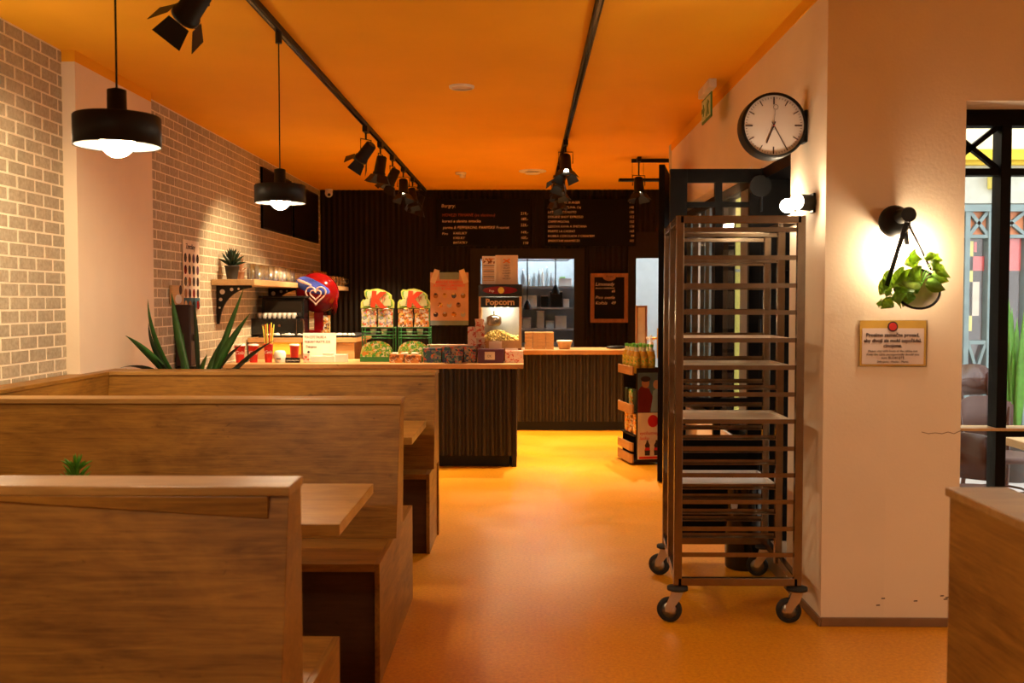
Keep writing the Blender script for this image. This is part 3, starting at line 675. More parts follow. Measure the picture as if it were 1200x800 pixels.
MB().lathe([(.04, 0), (.052, .03), (.052, .085), (.04, .105), (.01, .108)], t.location, 20).build('body', M['white'], t); MB().box(p.x-.02, p.x+.02, CY-.056, CY-.05, CZ+.03, CZ+.04).build('slot', M['ink'], t)
t = item_box('counter_sign', 334, 351, 419, CY-.05, .03, M['blackgloss'], 'small black table sign with white lettering under a red cup', 'sign')
text('SAMOOBSLUHA', .016, W(335.5, 423, CY-.053), FRONT, M['paper'], t)
cup(345, 405, CY+.06, .042, M['red'], 'short red paper cup with lid behind the small black sign', lid=True, mark=False)
# big handwritten notice hanging on the back unit
p0, p1 = W(355, 390, UY-.04), W(394, 420, UY-.04)
t = thing('paper_notice', ((p0.x+p1.x)/2, UY-.04, p1.z), 'white handwritten paper notice hung on the wood back unit', 'notice')
B(p0.x, p1.x, UY-.042, UY-.04, p1.z, p0.z).build('sheet', M['paper'], t)
for i, s_ in enumerate(('POUZITE TALIRE A', 'PRIBORY VRATTE ZDE', '  Dekujeme')): text(s_, .034, (p0.x+.015, UY-.0435, p0.z-.05-.045*i), FRONT, M['ink'], t, sx=.72)
p0, p1 = W(270, 394, UY), W(354, 411, UY)
t = tag(B(W(320, 400, UY).x, W(353, 400, UY).x, UY-.012, UY-.002, W(330, 415, UY).z, W(330, 401, UY).z).build('price_card', M['yellow']), 'yellow card on the front of the wood back unit behind the straws', 'card')
t = item_box('folded_card', 364, 392, 417, CY, .05, M['paper'], 'low white card holder below the handwritten notice', 'card holder')
t = item_box('card_stack', 378, 390, 413, CY+.07, .04, M['cream'], 'small cream stack of cards behind the low white holder', 'card stack')
t = item_box('card_stack', 392, 407, 415, CY+.02, .04, M['paper'], 'white stack of cards at the right end of the card holder', 'card stack')
t = item_box('tip_box', 355, 362, 414, CY, .05, M['pinkbox'], 'small pink patterned box left of the white card holder', 'box')
MB().ball(((W(361, 412, CY).x), CY+.02, W(361, 413.5, CY).z+.008), .012).build('stopper', M['ink'], t)

# sweets racks with printed headers
def sweets_rack(px0, px1, pack, label):
    Y = 9.0; x0 = W(px0, 400, Y).x; x1 = W(px1, 400, Y).x; cx = (x0+x1)/2; w_ = x1-x0
    t = thing('sweets_rack', (cx, Y, CZ), label, 'display rack', 'sweets racks on the front counter')
    zt = W(px0, 338, Y).z; zh = W(px0, 361, Y).z; zm = W(px0, 383, Y).z; zl = W(px0, 399, Y).z
    hw = w_/2; H_ = zt-zh
    poly = [(cx-hw, zh), (cx+hw, zh), (cx+hw*1.02, zh+.30*H_), (cx+hw*.95, zh+.42*H_), (cx+hw*.86, zh+.47*H_), (cx+hw*.86, zh+.66*H_), (cx+hw*.68, zh+.80*H_), (cx+hw*.36, zh+.93*H_), (cx, zh+H_),
            (cx-hw*.30, zh+.97*H_), (cx-hw*.42, zh+.93*H_), (cx-hw*.66, zh+.96*H_), (cx-hw*.78, zh+.86*H_), (cx-hw*.76, zh+.66*H_), (cx-hw*.66, zh+.44*H_), (cx-hw*.86, zh+.44*H_), (cx-hw*.98, zh+.30*H_)]
    hd = MB().prism(poly, Y-.006, Y+.006).build('header_board', M['lime'], t)
    sc_ = [((u-cx)*.90+cx, (v-zh)*.90+zh+.005) for u, v in poly]; MB().prism(sc_, Y-.008, Y-.005).build('header_print', M['greenpack'], hd)
    sc2 = [((u-cx)*.80+cx+.0, (v-zh)*.80+zh+.020) for u, v in poly]; MB().prism(sc2, Y-.010, Y-.007).build('header_cloud', plain('pale_lime', (.78, .80, .42), .45), hd)
    text('K', .185, (cx-.062, Y-.012, zh+.022), FRONT @ Matrix.Rotation(-.1, 3, 'Z'), plain('red_orange_letter', (.80, .07, .015), .4), hd, bold=.012, extrude=.002)
    text('kinder', .030, (cx-.055, Y-.012, zh+.03), FRONT @ Matrix.Rotation(PI/2-.1, 3, 'Z'), M['ink'], hd)
    text('Jr', .06, (cx+.045, Y-.012, zh+.07), FRONT @ Matrix.Rotation(.2, 3, 'Z'), M['red'], hd)
    for s_ in (-1, 1):
        MB().tube((cx+s_*(hw-.01), Y+.02, CZ), (cx+s_*(hw-.01), Y+.02, zh), .005, n=8).build('upright', M['green'], t)
        MB().tube((cx+s_*(hw-.01), Y+.18, CZ), (cx+s_*(hw-.01), Y+.18, zm), .005, n=8).build('upright', M['green'], t)
    for z in (zm-.075, zm-.045, zm-.10):
        MB().path([(cx-hw+.01, Y+.18, z), (cx-hw+.01, Y-.01, z), (cx+hw-.01, Y-.01, z), (cx+hw-.01, Y+.18, z)], .004, 6).build('wire_shelf', M['green'], t)
    B(cx-hw+.01, cx+hw-.01, Y-.01, Y+.16, zm-.078, zm-.074).build('shelf', M['green'], t)
    B(cx-hw, cx+hw, Y+.0, Y+.16, zm-.01, zm-.004).build('shelf', M['green'], t)
    # lower bin with a rounded printed front
    n = 10; top = [(cx+hw*.92*math.cos(PI*i/n), CZ+.105+(zl-CZ-.105)*math.sin(PI*i/n)) for i in range(n+1)]
    bn = MB().prism([(cx-hw, CZ+.004), (cx+hw, CZ+.004)]+[(cx+hw, CZ+.05)]+top+[(cx-hw, CZ+.05)], Y-.06, Y-.05).build('bin', M['greenpack'], t)
    B(cx-hw, cx+hw, Y-.062, Y-.045, CZ+.004, CZ+.045).build('bin_band', M['green'], bn); B(cx-hw, cx+hw, Y-.05, Y+.16, CZ, CZ+.03).build('bin_floor', M['green'], t)
    # bags on the upper shelf
    for i in (0, 1):
        a = cx-hw+.004+i*hw; b = a+hw-.012
        bag = thing('sweets_bag', ((a+b)/2, Y+.06, zm-.004), '%s bag of sweets in the %s' % (('left', 'right')[i], label.split(' with')[0]), 'sweets', 'bags of sweets in the racks')
        MB().ball(((a+b)/2, Y+.05, (zm+zh)/2), 1, 14, 10, ((b-a)/2, .045, (zh-zm)/2)).build('pouch', pack, bag)
        MB().prism([(a, zm), (b, zm), (b-.006, (zm+zh)/2), (b, zh-.006), (a, zh-.006), (a+.006, (zm+zh)/2)], Y-.004, Y+.002).build('printed_face', pack, bag)
    for k_, dx in enumerate((-.3, .35)):
        ct = thing('yogurt_tub', (cx+dx*hw, Y+.05, zm-.074), 'small pale tub, %s of two in the %s' % (('left', 'right')[k_], label.split(' with')[0]), 'tub', 'small tubs in the racks')
        MB().lathe([(.022, 0), (.03, .055), (.032, .057), (.001, .058)], ct.location, 14).build('body', M['cream'], ct)
sweets_rack(423, 462, M['candypack'], 'left sweets rack with a big orange K header, on the front counter')
sweets_rack(466, 504, M['candypack2'], 'right sweets rack with a big orange K header, on the front counter')
item_box('snack_box', 456, 473, 415, 8.80, .12, M['orangepack'], 'brown and orange open snack box at the foot of the left sweets rack', 'box')
item_box('snack_box', 474, 493, 416, 8.79, .12, M['orangepack'], 'brown and orange open snack box at the foot of the right sweets rack', 'box')
for i, (a, b, y) in enumerate(((459, 466, 412.5), (470, 478, 413.5), (482, 490, 413.5))):
    p = W(a, y, 8.84); q_ = W(b, y, 8.84); zz = W(465, 415.5, 8.84).z
    tag(MB().box(p.x, q_.x, 8.80, 8.90, zz, zz+.018).build('wafer_packet', M['cream'], None, .004), '%s pale packet lying in the open snack boxes' % ('leftmost', 'middle', 'rightmost')[i], 'packet', 'pale packets in the snack boxes')
item_box('snack_box', 496, 517, 408, 8.83, .14, M['tealpack'], 'teal snack display box at the left of the dark snack row', 'box')
item_box('snack_box', 518, 528, 406, 8.86, .12, M['tealpack'], 'narrow blue and green snack box next to the teal one', 'box')
item_box('snack_box', 521, 541, 417, 8.72, .10, M['darkpack'], 'low dark snack box with yellow print in front of the snack row', 'box')
item_box('snack_box', 529, 543, 406, 8.85, .16, M['darkpack'], 'upright dark snack box left of the plum box row', 'box')
item_box('snack_box', 544, 558, 406, 8.84, .16, M['darkpack'], 'dark snack box right beside the plum box', 'box')
item_box('snack_tray', 500, 552, 404, 9.12, .16, M['cream'], 'long pale tray behind the dark snack boxes', 'tray')
def _pb(t, x0, x1, z1):
    m0, m1 = x0+.06*(1), x0+.15
    B(m0, m1, 8.778, 8.781, CZ+.03, CZ+.10).build('label', M['cream'], t); text('CK', .03, (m0+.02, 8.776, CZ+.052), FRONT, M['ink'], t)
item_box('gift_box', 560, 590, 409, 8.78, .14, M['purple'], 'plum coloured box with cream label on the front counter', 'box', parts=_pb)
item_box('gift_box', 592, 613, 411, 8.80, .14, M['pinkbox'], 'pink and white box at the right end of the front counter', 'box')
for i, (a, b, y, m_) in enumerate(((573, 588, 400, 'cream'), (592, 607, 408, 'paper'))):
    p = W(a, 409, 8.86); q_ = W(b, 409, 8.86); o = thing('price_card', (p.x, 8.86, p.z), ('cream card standing on the plum box', 'white folded card on the pink box')[i], 'card')
    B(p.x, q_.x, 8.86, 8.875, p.z-(0 if i == 0 else .012), W(a, y, 8.86).z).build('card', M[m_], o)
# popcorn bag and napkins left of the machine
t = item_box('napkin_stack', 548, 560, 383, 9.10, .10, M['pinkbox'], 'upright pink striped paper stack left of the popcorn machine', 'paper stack')
p = W(564, 425, 8.98); t = thing('popcorn_cone_stack', (p.x, 8.98, CZ), 'tall leaning stack of pale pink popcorn cups before the popcorn machine', 'cup stack')
zt_ = W(562, 369, 8.98).z
for i in range(6):
    z = CZ+.02+i*(zt_-CZ-.09)/6; MB().lathe([(.032, 0), (.042, .085), (.044, .085), (.044, .09), (.038, .088)], (p.x-.003*i, 8.98, z), 14).build('cup', M['pinkbox'], t)
# popcorn machine
PY = 9.12; x0, x1 = W(561, 400, PY).x, W(611, 400, PY).x; pm = thing('popcorn_machine', ((x0+x1)/2, PY+.18, CZ), 'popcorn machine with red lit header and glass box on the front counter', 'popcorn machine')
zz = lambda y: W(586, y, PY).z
D_ = .30
B(x0, x1, PY, PY+D_, CZ, zz(408)).build('base', M['walnut'], pm, .004)
B(x0-.005, x1+.005, PY-.01, PY+D_, zz(347.5), zz(333)).build('header', M['blackgloss'], pm, .006)
MB().prism(oval((x0+x1)/2, zz(340), .16, .035, 24), PY-.014, PY-.009).build('header_oval', M['redgloss'], pm)
MB().prism(oval((x0+x1)/2+.01, zz(340), .028, .030, 20), PY-.018, PY-.013).build('emblem', M['yellow'], pm)
text('Pop', .03, ((x0+x1)/2-.10, PY-.016, zz(342)), FRONT, M['cream'], pm)
B(x0+.02, x1-.02, PY-.002, PY+.01, zz(360), zz(348)).build('name_band', M['blackgloss'], pm)
text('Popcorn', .078, ((x0+x1)/2, PY-.005, zz(357)), FRONT, M['kraft'], pm, align='CENTER', bold=.003)
for a, b in ((x0, x0+.022), (x1-.022, x1)):
    B(a, b, PY, PY+.022, zz(408), zz(347.5)).build('corner_post', M['shelf_wood'], pm); B(a, b, PY+D_-.022, PY+D_, zz(408), zz(347.5)).build('corner_post', M['shelf_wood'], pm)
B(x0+.022, x1-.022, PY+D_-.012, PY+D_-.006, zz(408), zz(347.5)).build('back_panel', M['steel_dark'], pm)
B(x0+.022, x1-.022, PY+.012, PY+.015, zz(400), zz(360)).build('pane', M['glass'], pm)
B(x0+.022, x1-.022, PY+.0, PY+.012, zz(408), zz(399)).build('bottom_rail', M['shelf_wood'], pm)
kx = (x0+x1)/2-.06; kz = zz(371); MB().lathe([(.05, 0), (.07, .02), (.07, .08), (.03, .10)], (kx, PY+.16, zz(382)), 18).build('kettle', M['steel'], pm)
MB().tube((kx, PY+.16, zz(381)+.09), (kx, PY+.16, zz(350)), .006).build('kettle_hanger', M['black'], pm)
mb = MB()
for i in range(420):
    u = random.uniform(x0+.03, x1-.03); v = random.uniform(PY+.03, PY+D_-.03); h_ = .07+.03*math.sin(u*18)
    mb.ball((u, v, zz(400)+random.uniform(0, h_)), .012, 6, 4)
tag(mb.build('popcorn_heap', M['popcorn'], pm), kind='stuff')
MB().tube(((x0+x1)/2-.08, PY+.10, zz(362)), ((x0+x1)/2+.08, PY+.10, zz(362)), .010).build('lamp_tube', glow('popcorn_lamp', (1, .8, .5), 45), pm)
# menus standing on the machine
for i, (a, b, c_, d_, m_) in enumerate(((565, 300, 581, 332, 'paper'), (580.5, 299, 607, 332, 'cream'))):
    p0, p1 = W(a, b, PY+.06+i*.004), W(c_, d_, PY+.06+i*.004); zb_ = zz(333)
    t = thing('menu_sheet', ((p0.x+p1.x)/2, PY+.06, zb_), ('left menu card with photo strip on the popcorn machine', 'right cream menu card with emblem on the popcorn machine')[i], 'menu')
    Yp = PY+.06-i*.006
    B(p0.x, p1.x, Yp, Yp+.004, zb_, p0.z).build('sheet', M[m_], t)
    if i == 0:
        B(p0.x+.01, p1.x-.01, Yp-.002, Yp, p0.z-.07, p0.z-.02).build('photo_strip', M['orangepack'], t)
        for k_ in range(9): B(p0.x+.012, p1.x-.014, Yp-.0015, Yp, p0.z-.09-.017*k_, p0.z-.083-.017*k_).build('printed_line', M['ink'] if k_ % 3 == 0 else M['kraft'], t)
    else:
        cx = (p0.x+p1.x)/2
        MB().bar((cx-.03, Yp-.001, p0.z-.07), (cx+.03, Yp-.001, p0.z-.035), .002, .012).bar((cx-.03, Yp-.001, p0.z-.035), (cx+.03, Yp-.001, p0.z-.07), .002, .012).build('emblem', M['orange'], t)
        for k_, s_ in enumerate(('MENU', 'SALATY', 'POLEVKY', 'BURGERY', 'PIZZA', 'DEZERTY')): text(s_, .018, (cx, Yp-.002, p0.z-.10-.024*k_), FRONT, M['ink'], t, align='CENTER')

# poster on the corrugated wall
p0, p1 = W(504, 319, YB-.06), W(549, 381, YB-.06); Yp = YB-.045
t = thing('snack_poster', ((p0.x+p1.x)/2, Yp, p1.z), 'pale poster with rows of snacks on the corrugated wall left of the menus', 'poster')
B(p0.x, p1.x, Yp, Yp+.006, p1.z, p0.z).build('sheet', plain('pale_pink_print', (.62, .38, .28), .6), t)
B(p0.x, p1.x, Yp-.001, Yp, p1.z, p1.z+.06).build('blue_foot', plain('grey_blue_print', (.20, .30, .36), .6), t)
B(p0.x+.12, p1.x-.12, Yp-.001, Yp, p0.z-.09, p0.z).build('blue_head', plain('grey_blue_head', (.22, .32, .36), .6), t)
for k_, s_ in enumerate(('AMERICKE HRANOLKY', 'A DOMACI LIMONADY', 'K SVACINE')): text(s_, .044, ((p0.x+p1.x)/2, Yp-.003, p0.z-.14-.042*k_), FRONT, M['pink'], t, align='CENTER', sx=.9, bold=.0015)
for sx_, rot_ in ((p0.x+.06, .35), (p1.x-.06, -.35)):
    mm = Matrix.Translation((sx_, Yp-.003, p0.z-.05)) @ Matrix.Rotation(rot_, 4, 'Y')
    MB().box(-.035, .035, -.001, .001, -.09, .09, mm).build('corner_flap', M['cream'], t)
prc = ['walnut', 'kraft', 'bentwood', 'oak', 'candypack2', 'steel_dark']
for r_ in range(3):
    for c_ in range((4, 3, 4)[r_]):
        x = p0.x+.07+(p1.x-p0.x-.14)*((c_+(.5 if r_ == 1 else 0))/3); z = p0.z-.30-.12*r_
        MB().prism(oval(x, z, .032, .034, 10), Yp-.002, Yp).build('printed_dish', M[prc[(r_*4+c_)%6]], t); MB().prism(oval(x-.004, z+.02, .02, .014, 8), Yp-.003, Yp-.001).build('printed_topping', M[prc[(r_*4+c_+2)%6]], t)
# menu boards on the back wall
def menu_board(px0, py0, px1, py1, lines, label, Y=YB-.07):
    p0, p1 = W(px0, py0, Y), W(px1, py1, Y)
    t = thing('menu_board', ((p0.x+p1.x)/2, Y, p1.z), label, 'menu board')
    B(p0.x, p1.x, Y, Y+.02, p1.z, p0.z).build('panel', M['board'], t, .003)
    for px, py, s_, sz, m_, al in lines:
        p = W(px, py, Y-.002); text(s_, sz, (p.x, Y-.002, p.z), FRONT, M[m_], t, align=al, sx=1.0, shear=.12, extrude=.0004)
    return t
L1 = [(517, 243, 'Burgry:', .062, 'chalk', 'LEFT'), (518, 253.5, 'HOVEZI TRHANE (se slaninou)', .052, 'chalk_red', 'LEFT'), (518, 260.5, 'kureci a slanina omacka', .052, 'chalk', 'LEFT'), (519, 268, 'parma & PEPPERONI, PARMSKE Prosciut', .050, 'chalk', 'LEFT'),
      (531, 274.5, 'KARLIKY', .045, 'chalk', 'LEFT'), (531, 280, 'KVELKY', .042, 'chalk', 'LEFT'), (531, 285.5, 'BATATKY', .042, 'chalk', 'LEFT'), (518, 275, 'Pivo', .045, 'chalk', 'LEFT')]
for y, s_ in ((251.5, '219,-'), (258, '189,-'), (265, '225,-'), (273.5, '149,-'), (280, '105,-'), (286, '110')): L1.append((619, y, s_, .048, 'chalk', 'RIGHT'))
menu_board(512, 233, 621, 288, L1, 'left black chalk menu board high on the corrugated wall')
L2 = []
for i, (s_, pr_) in enumerate((('          COFFEE BURGER', '145'), ('Espresso ZMRZLINA, Caj', '145'), ('LATTE MACCHIATO', '135'), ('DOUBLE SHOT ESPRESSO', '152'), ('CAFFE MOCHA', '132'), ('LEDOVA KAVA A SMETANA', '178'), ('FRAPPE LA CASINO', '165'), ('HORKA COKOLADA S CREAMEM', '99'), ('SMOOTHIE KRAMECEK', '105'))):
    L2.append((642, 238.5+5.6*i, s_, .040, 'chalk', 'LEFT')); L2.append((743, 238.5+5.6*i, pr_, .042, 'chalk', 'RIGHT'))
menu_board(638, 233, 745, 288, L2, 'right black chalk menu board high on the corrugated wall')
# chalkboard with wooden frame
Yp = YB-.06; p0, p1 = W(692, 320, Yp), W(736, 378, Yp)
t = thing('chalkboard', ((p0.x+p1.x)/2, Yp, p1.z), 'small chalkboard in a reddish wood frame beside the kitchen hatch', 'chalkboard')
B(p0.x, p1.x, Yp+.005, Yp+.02, p1.z, p0.z).build('slate', M['board'], t)
fw_ = .05
for a in ((p0.x, p0.x+fw_, p1.z, p0.z), (p1.x-fw_, p1.x, p1.z, p0.z), (p0.x+fw_, p1.x-fw_, p1.z, p1.z+fw_), (p0.x+fw_, p1.x-fw_, p0.z-fw_, p0.z)):
    B(a[0], a[1], Yp-.012, Yp+.02, a[2], a[3]).build('frame_bar', M['walnut'], t, .004)
cx = (p0.x+p1.x)/2; MB().prism([(cx-.085, p0.z-.02)]+[(cx+.085*math.cos(PI+PI*i/12), p0.z-.045+.055*math.sin(PI+PI*i/12)) for i in range(13)]+[(cx+.085, p0.z-.02)], Yp-.016, Yp-.011).build('crest', M['walnut'], t)
text('Kozel', .042, (cx, Yp-.018, p0.z-.055), FRONT, M['ink'], t, align='CENTER', shear=.3)
for k_, (s_, sz, dx, dz) in enumerate((('Limonady', .062, .06, .16), ('domaci s bublinkami', .030, .06, .20), ('65', .045, .27, .245), ('Pivo svetle', .058, .06, .33), ('Kofola   49', .058, .06, .40))):
    text(s_, sz, (p0.x+dx, Yp+.003, p0.z-dz), FRONT, M['chalk'], t, shear=.3)

# rear counter things
RY = C2Y+.1
for i, (a, b) in enumerate(((615, 624), (624.5, 639.5), (640, 649))):
    p0, p1 = W(a, 389, RY), W(b, 408, RY); n = 5
    for j in range(n):
        z0 = CZ+(p0.z-CZ)*j/n; z1 = CZ+(p0.z-CZ)*(j+1)/n
        tag(B(p0.x, p1.x, RY, RY+.14, z0+.001, z1-.001).build('takeaway_box', M['kraft'], None, .002), 'flat brown takeaway box, %s from the bottom of the %s stack on the rear counter' % (words[j], ('left', 'middle', 'right')[i]), 'box', '%s stack of takeaway boxes' % ('left', 'middle', 'right')[i])
p = W(661.5, 396, RY+.1); t = thing('takeaway_bowl', (p.x, RY+.1, CZ), 'brown takeaway bowl with white lid on the rear counter', 'bowl')
MB().lathe([(.06, 0), (.085, .085), (.088, .087)], t.location, 20).build('body', M['kraft'], t); MB().lathe([(.09, .087), (.09, .097), (.08, .102)], t.location, 20).build('lid', M['paper'], t)
p = W(728, 406, RY+.15); tag(MB().ball((p.x-.06, RY+.15, CZ+.02), .02, 14, 6, (6, 3, 1)).build('folded_cloth', M['black']), 'folded black cloth near the right end of the rear counter', 'cloth')
p = W(751.5, 405, RY+.3); t = thing('card_rack', (p.x, RY+.3, CZ), 'narrow upright wooden frame on the rear counter behind the bottles', 'rack')
x0, x1 = W(745, 380, RY+.3).x, W(758, 380, RY+.3).x; zt_ = W(751, 358, RY+.3).z
for a in ((x0, x0+.02, CZ, zt_), (x1-.02, x1, CZ, zt_), (x0+.02, x1-.02, zt_-.02, zt_), (x0+.02, x1-.02, CZ, CZ+.05)): B(a[0], a[1], RY+.27, RY+.33, a[2], a[3]).build('frame_bar', M['walnut'], t)
B(x0+.02, x1-.02, RY+.31, RY+.315, CZ+.05, zt_-.02).build('insert', M['paper'], t)
p = W(763, 405, RY+.2); t = thing('flower_vase', (p.x, RY+.2, CZ), 'small bunch of white flowers on the rear counter behind the bottles', 'flowers')
MB().lathe([(.025, 0), (.03, .05), (.018, .08)], t.location, 14).build('vase', M['white'], t)
for i in range(10):
    q_ = t.location+Vector((random.uniform(-.05, .05), random.uniform(-.03, .03), .10+random.uniform(0, .05))); MB().ball(q_, .014, 8, 5).tube(t.location+Vector((0,0,.07)), q_, .002, n=5).build('flower', M['paper'], t)

# ------------------------------------------------------------------ left wall: poster, boards, shelf
def lw(px, py): return WX(px, py, XL+.012)
p0, p1 = lw(214, 280), lw(234, 360); py0, py1 = p0.y, p1.y; pz1 = lw(214, 280).z; pz0 = lw(214, 361).z
t = thing('ice_cream_poster', (XL+.012, (py0+py1)/2, pz0), 'tall white poster with rows of small ovals on the brick wall', 'poster')
B(XL+.008, XL+.014, py0, py1, pz0+.08, pz1).build('sheet', M['cream'], t); B(XL+.008, XL+.014, py0, py1, pz0, pz0+.08).build('blue_foot', plain('dark_teal_print', (.02, .09, .14), .5), t)
text('Zmrzliny', .06, (XL+.0155, py0+.06, pz1-.07), ONLEFT, M['ink'], t)
pal = ['bentwood', 'ink', 'walnut', 'purple', 'redgloss', 'kraft', 'ink', 'bentwood']
for r_ in range(5):
    for c_ in range(4):
        y = py0+(py1-py0)*(c_+.5)/4; z = pz1-.14-.092*r_
        MB().prism(oval(y, z, .028, .036, 12), XL+.014, XL+.017, 'yz').build('printed_oval', M[pal[(r_*3+c_*5+1) % 8]], t)
a = lw(199, 334); b = lw(213, 357)
t = thing('wall_plaque', (XL+.012, (a.y+b.y)/2, b.z), 'small pale wood plaque with a heart cup drawing left of the oval poster', 'plaque')
B(XL+.008, XL+.03, a.y, b.y, b.z, a.z).build('plate', M['shelf_wood'], t, .003)
cy, cz_ = (a.y+b.y)/2, (a.z+b.z)/2
MB().prism(oval(cy, cz_-.03, .07, .035, 14), XL+.03, XL+.033, 'yz').build('cup_drawing', M['paper'], t); MB().prism(oval(cy+.05, cz_+.04, .03, .035, 14), XL+.03, XL+.033, 'yz').build('round_mark', M['ink'], t)
a = lw(199, 360); b = lw(212, 430)
t = thing('drink_dispenser', (XL+.10, (a.y+b.y)/2, .95), 'dark red drink dispenser against the brick wall behind the big plant', 'dispenser')
B(XL+.01, XL+.13, a.y+.1, b.y, .96, lw(199, 357).z).build('body', plain('dark_maroon', (.025, .006, .005), .4), t, .01); B(XL+.13, XL+.16, a.y+.15, b.y-.05, 1.15, 1.2).build('tap', M['steel'], t)
B(XL+.012, XL+.15, a.y+.1, b.y, .0, .955).build('stand', M['darkframe'], t)
for i, (a_, b_, c_, d_) in enumerate(((306, 198, 340, 276), (343, 214, 371, 285))):
    y0_, y1_ = lw(a_, 240).y, lw(c_, 240).y
    if i: y1_ = min(y1_, YB-.06)
    t = thing('wall_board', (XL+.02, (y0_+y1_)/2, 2.19), ('nearer', 'farther')[i] + ' blank black board high on the brick wall above the shelf', 'board')
    B(XL+.008, XL+.03, y0_, y1_, 2.19, 2.78).build('panel', M['board'], t, .002)
    for a4 in ((y0_, y1_, 2.18, 2.195), (y0_, y1_, 2.775, 2.79), (y0_, y0_+.015, 2.18, 2.79), (y1_-.015, y1_, 2.18, 2.79)): B(XL+.008, XL+.034, *a4).build('frame_bar', M['black'], t)
SZ = W(298, 327, 8.35).z; SY0 = 8.35; SX = W(298, 327, SY0).x
sh = thing('wall_shelf', (XL+.19, 10.5, SZ-.055), 'pale wood wall shelf running along the brick wall above the coffee machine', 'shelf')
B(XL+.008, SX, SY0, YB-.06, SZ-.05, SZ).build('board', M['shelf_wood'], sh, .003)
for Yb_ in (8.48, 10.2, 11.9):
    w_, h_ = SX-XL-.06, .33; poly = [(XL+.008, SZ-.05), (XL+w_, SZ-.05), (XL+w_, SZ-.07)]
    for i in range(1, 10):
        a = PI/2*i/10; poly.append((XL+w_-(w_-.035)*math.sin(a), SZ-.05-h_+ (h_-.03)*math.cos(a)*.99 + .01))
    poly += [(XL+.03, SZ-.05-h_), (XL+.008, SZ-.05-h_)]
    br = MB().prism(poly, Yb_, Yb_+.02).build('bracket', M['black'], sh)
    for u, v, r_ in ((.06, .055, .022), (.14, .035, .015), (.20, .03, .010), (.045, .12, .015), (.035, .19, .009)):
        MB().prism(oval(XL+u, SZ-.05-v, r_, r_, 12), Yb_-.002, Yb_).build('hole', M['mortar'], br)
def spiky(name, loc, r, h, pot_mat, leaf_mat, label, nl=26, lw_=.012, pr=.06, ph=.12):
    t = thing(name, loc, label, 'plant'); c = Vector(loc)
    MB().lathe([(pr*.72, 0), (pr, ph*.92), (pr*1.08, ph*.92), (pr*1.08, ph), (pr*.9, ph), (pr*.85, ph*.85), (.001, ph*.85)], c, 18).build('pot', pot_mat, t)
    for i in range(nl):
        a = i*2.4; e = .25+1.25*(i/nl); d = Vector((math.cos(a)*math.cos(e), math.sin(a)*math.cos(e), math.sin(e)))
        b_ = c+Vector((0,0,ph*.9)); MB().leaf(b_, b_+Vector((d.x*r, d.y*r, d.z*h)), lw_, (0, 0, .02), n=5).build('leaf', leaf_mat, t)
    return t
p = W(272, 326, 8.55); spiky('potted_succulent', (p.x, 8.55, SZ), .13, .17, M['pot'], M['leafdark'], 'dark spiky plant in a black pot on the near end of the wall shelf')
p = W(254, 326, 8.9); spiky('potted_succulent', (max(p.x, XL+.10), 8.9, SZ), .07, .18, M['terracotta'], M['terracotta'], 'small dry plant in a clay pot beside the dark spiky one', 9, .006, .035, .08)
def tumbler(loc, r, h, label, group, lying=False):
    t = thing('tumbler', loc, label, 'glass', group)
    MB().lathe([(r*.8, 0), (r, h), (r*.93, h), (r*.74, .008), (.001, .008)], loc, 16, cap=False).lathe([(.001, 0), (r*.8, 0)], loc, 16, cap=False).build('body', M['tumbler'], t)
    return t
gi = 0; words = ['first', 'second', 'third', 'fourth', 'fifth', 'sixth', 'seventh', 'eighth', 'ninth', 'tenth', 'eleventh', 'twelfth', 'thirteenth', 'fourteenth', 'fifteenth', 'sixteenth', 'seventeenth', 'eighteenth']
for i in range(13):
    y = 8.8+i*.17; tumbler((SX-.07-.01*(i % 2), y, SZ), .045, .13 if i < 5 else .10, '%s glass from the near end of the front row on the wall shelf' % words[i], 'front row of glasses on the wall shelf')
for i in range(8):
    y = 8.95+i*.22; tumbler((SX-.19, y, SZ), .045, .15, '%s glass from the near end of the back row on the wall shelf' % words[i], 'back row of glasses on the wall shelf')
for i in range(5):
    tumbler((SX-.10, 11.2+i*.13, SZ), .04, .16, '%s tall glass behind the ice cream machine on the wall shelf' % words[i], 'tall glasses at the middle of the shelf')
for i in range(7):
    y = 12.0+i*.10; t = thing('glass_mug', (SX-.05-.06*(i % 2), y, SZ), '%s clear glass mug at the far end of the wall shelf' % words[i], 'glass', 'glass mugs at the far end of the shelf')
    c = t.location; MB().lathe([(.03, 0), (.05, .02), (.055, .07), (.045, .12), (.04, .12), (.05, .07), (.001, .01)], c, 14, cap=False).build('body', M['tumbler'], t)
    MB().path([c+Vector((.045, 0, .03)), c+Vector((.085, 0, .045)), c+Vector((.085, 0, .09)), c+Vector((.045, 0, .10))], .006, 6).build('handle', M['tumbler'], t)

# ------------------------------------------------------------------ coffee machine, cups, ice cream machine
KY = UY+.16
x0, x1 = W(294, 370, KY).x, W(352, 370, KY).x; zc = W(320, 373, KY).z; zu = W(320, 349, KY).z
cm = thing('coffee_machine', ((x0+x1)/2, KY+.2, uz1), 'black coffee machine with a row of white cups on its ledge', 'coffee machine')
B(x0, x1+.0, KY, KY+.40, uz1, zc).build('base', M['blackgloss'], cm, .006); B(x0+.06, x1, KY+.16, KY+.40, zc, zu).build('body', M['blackgloss'], cm, .01)
B(x0+.05, x1+.02, KY+.10, KY+.42, zu, zu+.02).build('top_tray', M['black'], cm, .003)
B(x0+.10, x1-.02, KY+.15, KY+.16, zc+.06, zu-.03).build('panel', M['darkframe'], cm)
for dx in (.12, .28): MB().tube((x0+dx, KY+.05, uz1+.10), (x0+dx, KY-.02, uz1+.09), .014).build('spout', M['steel'], cm)
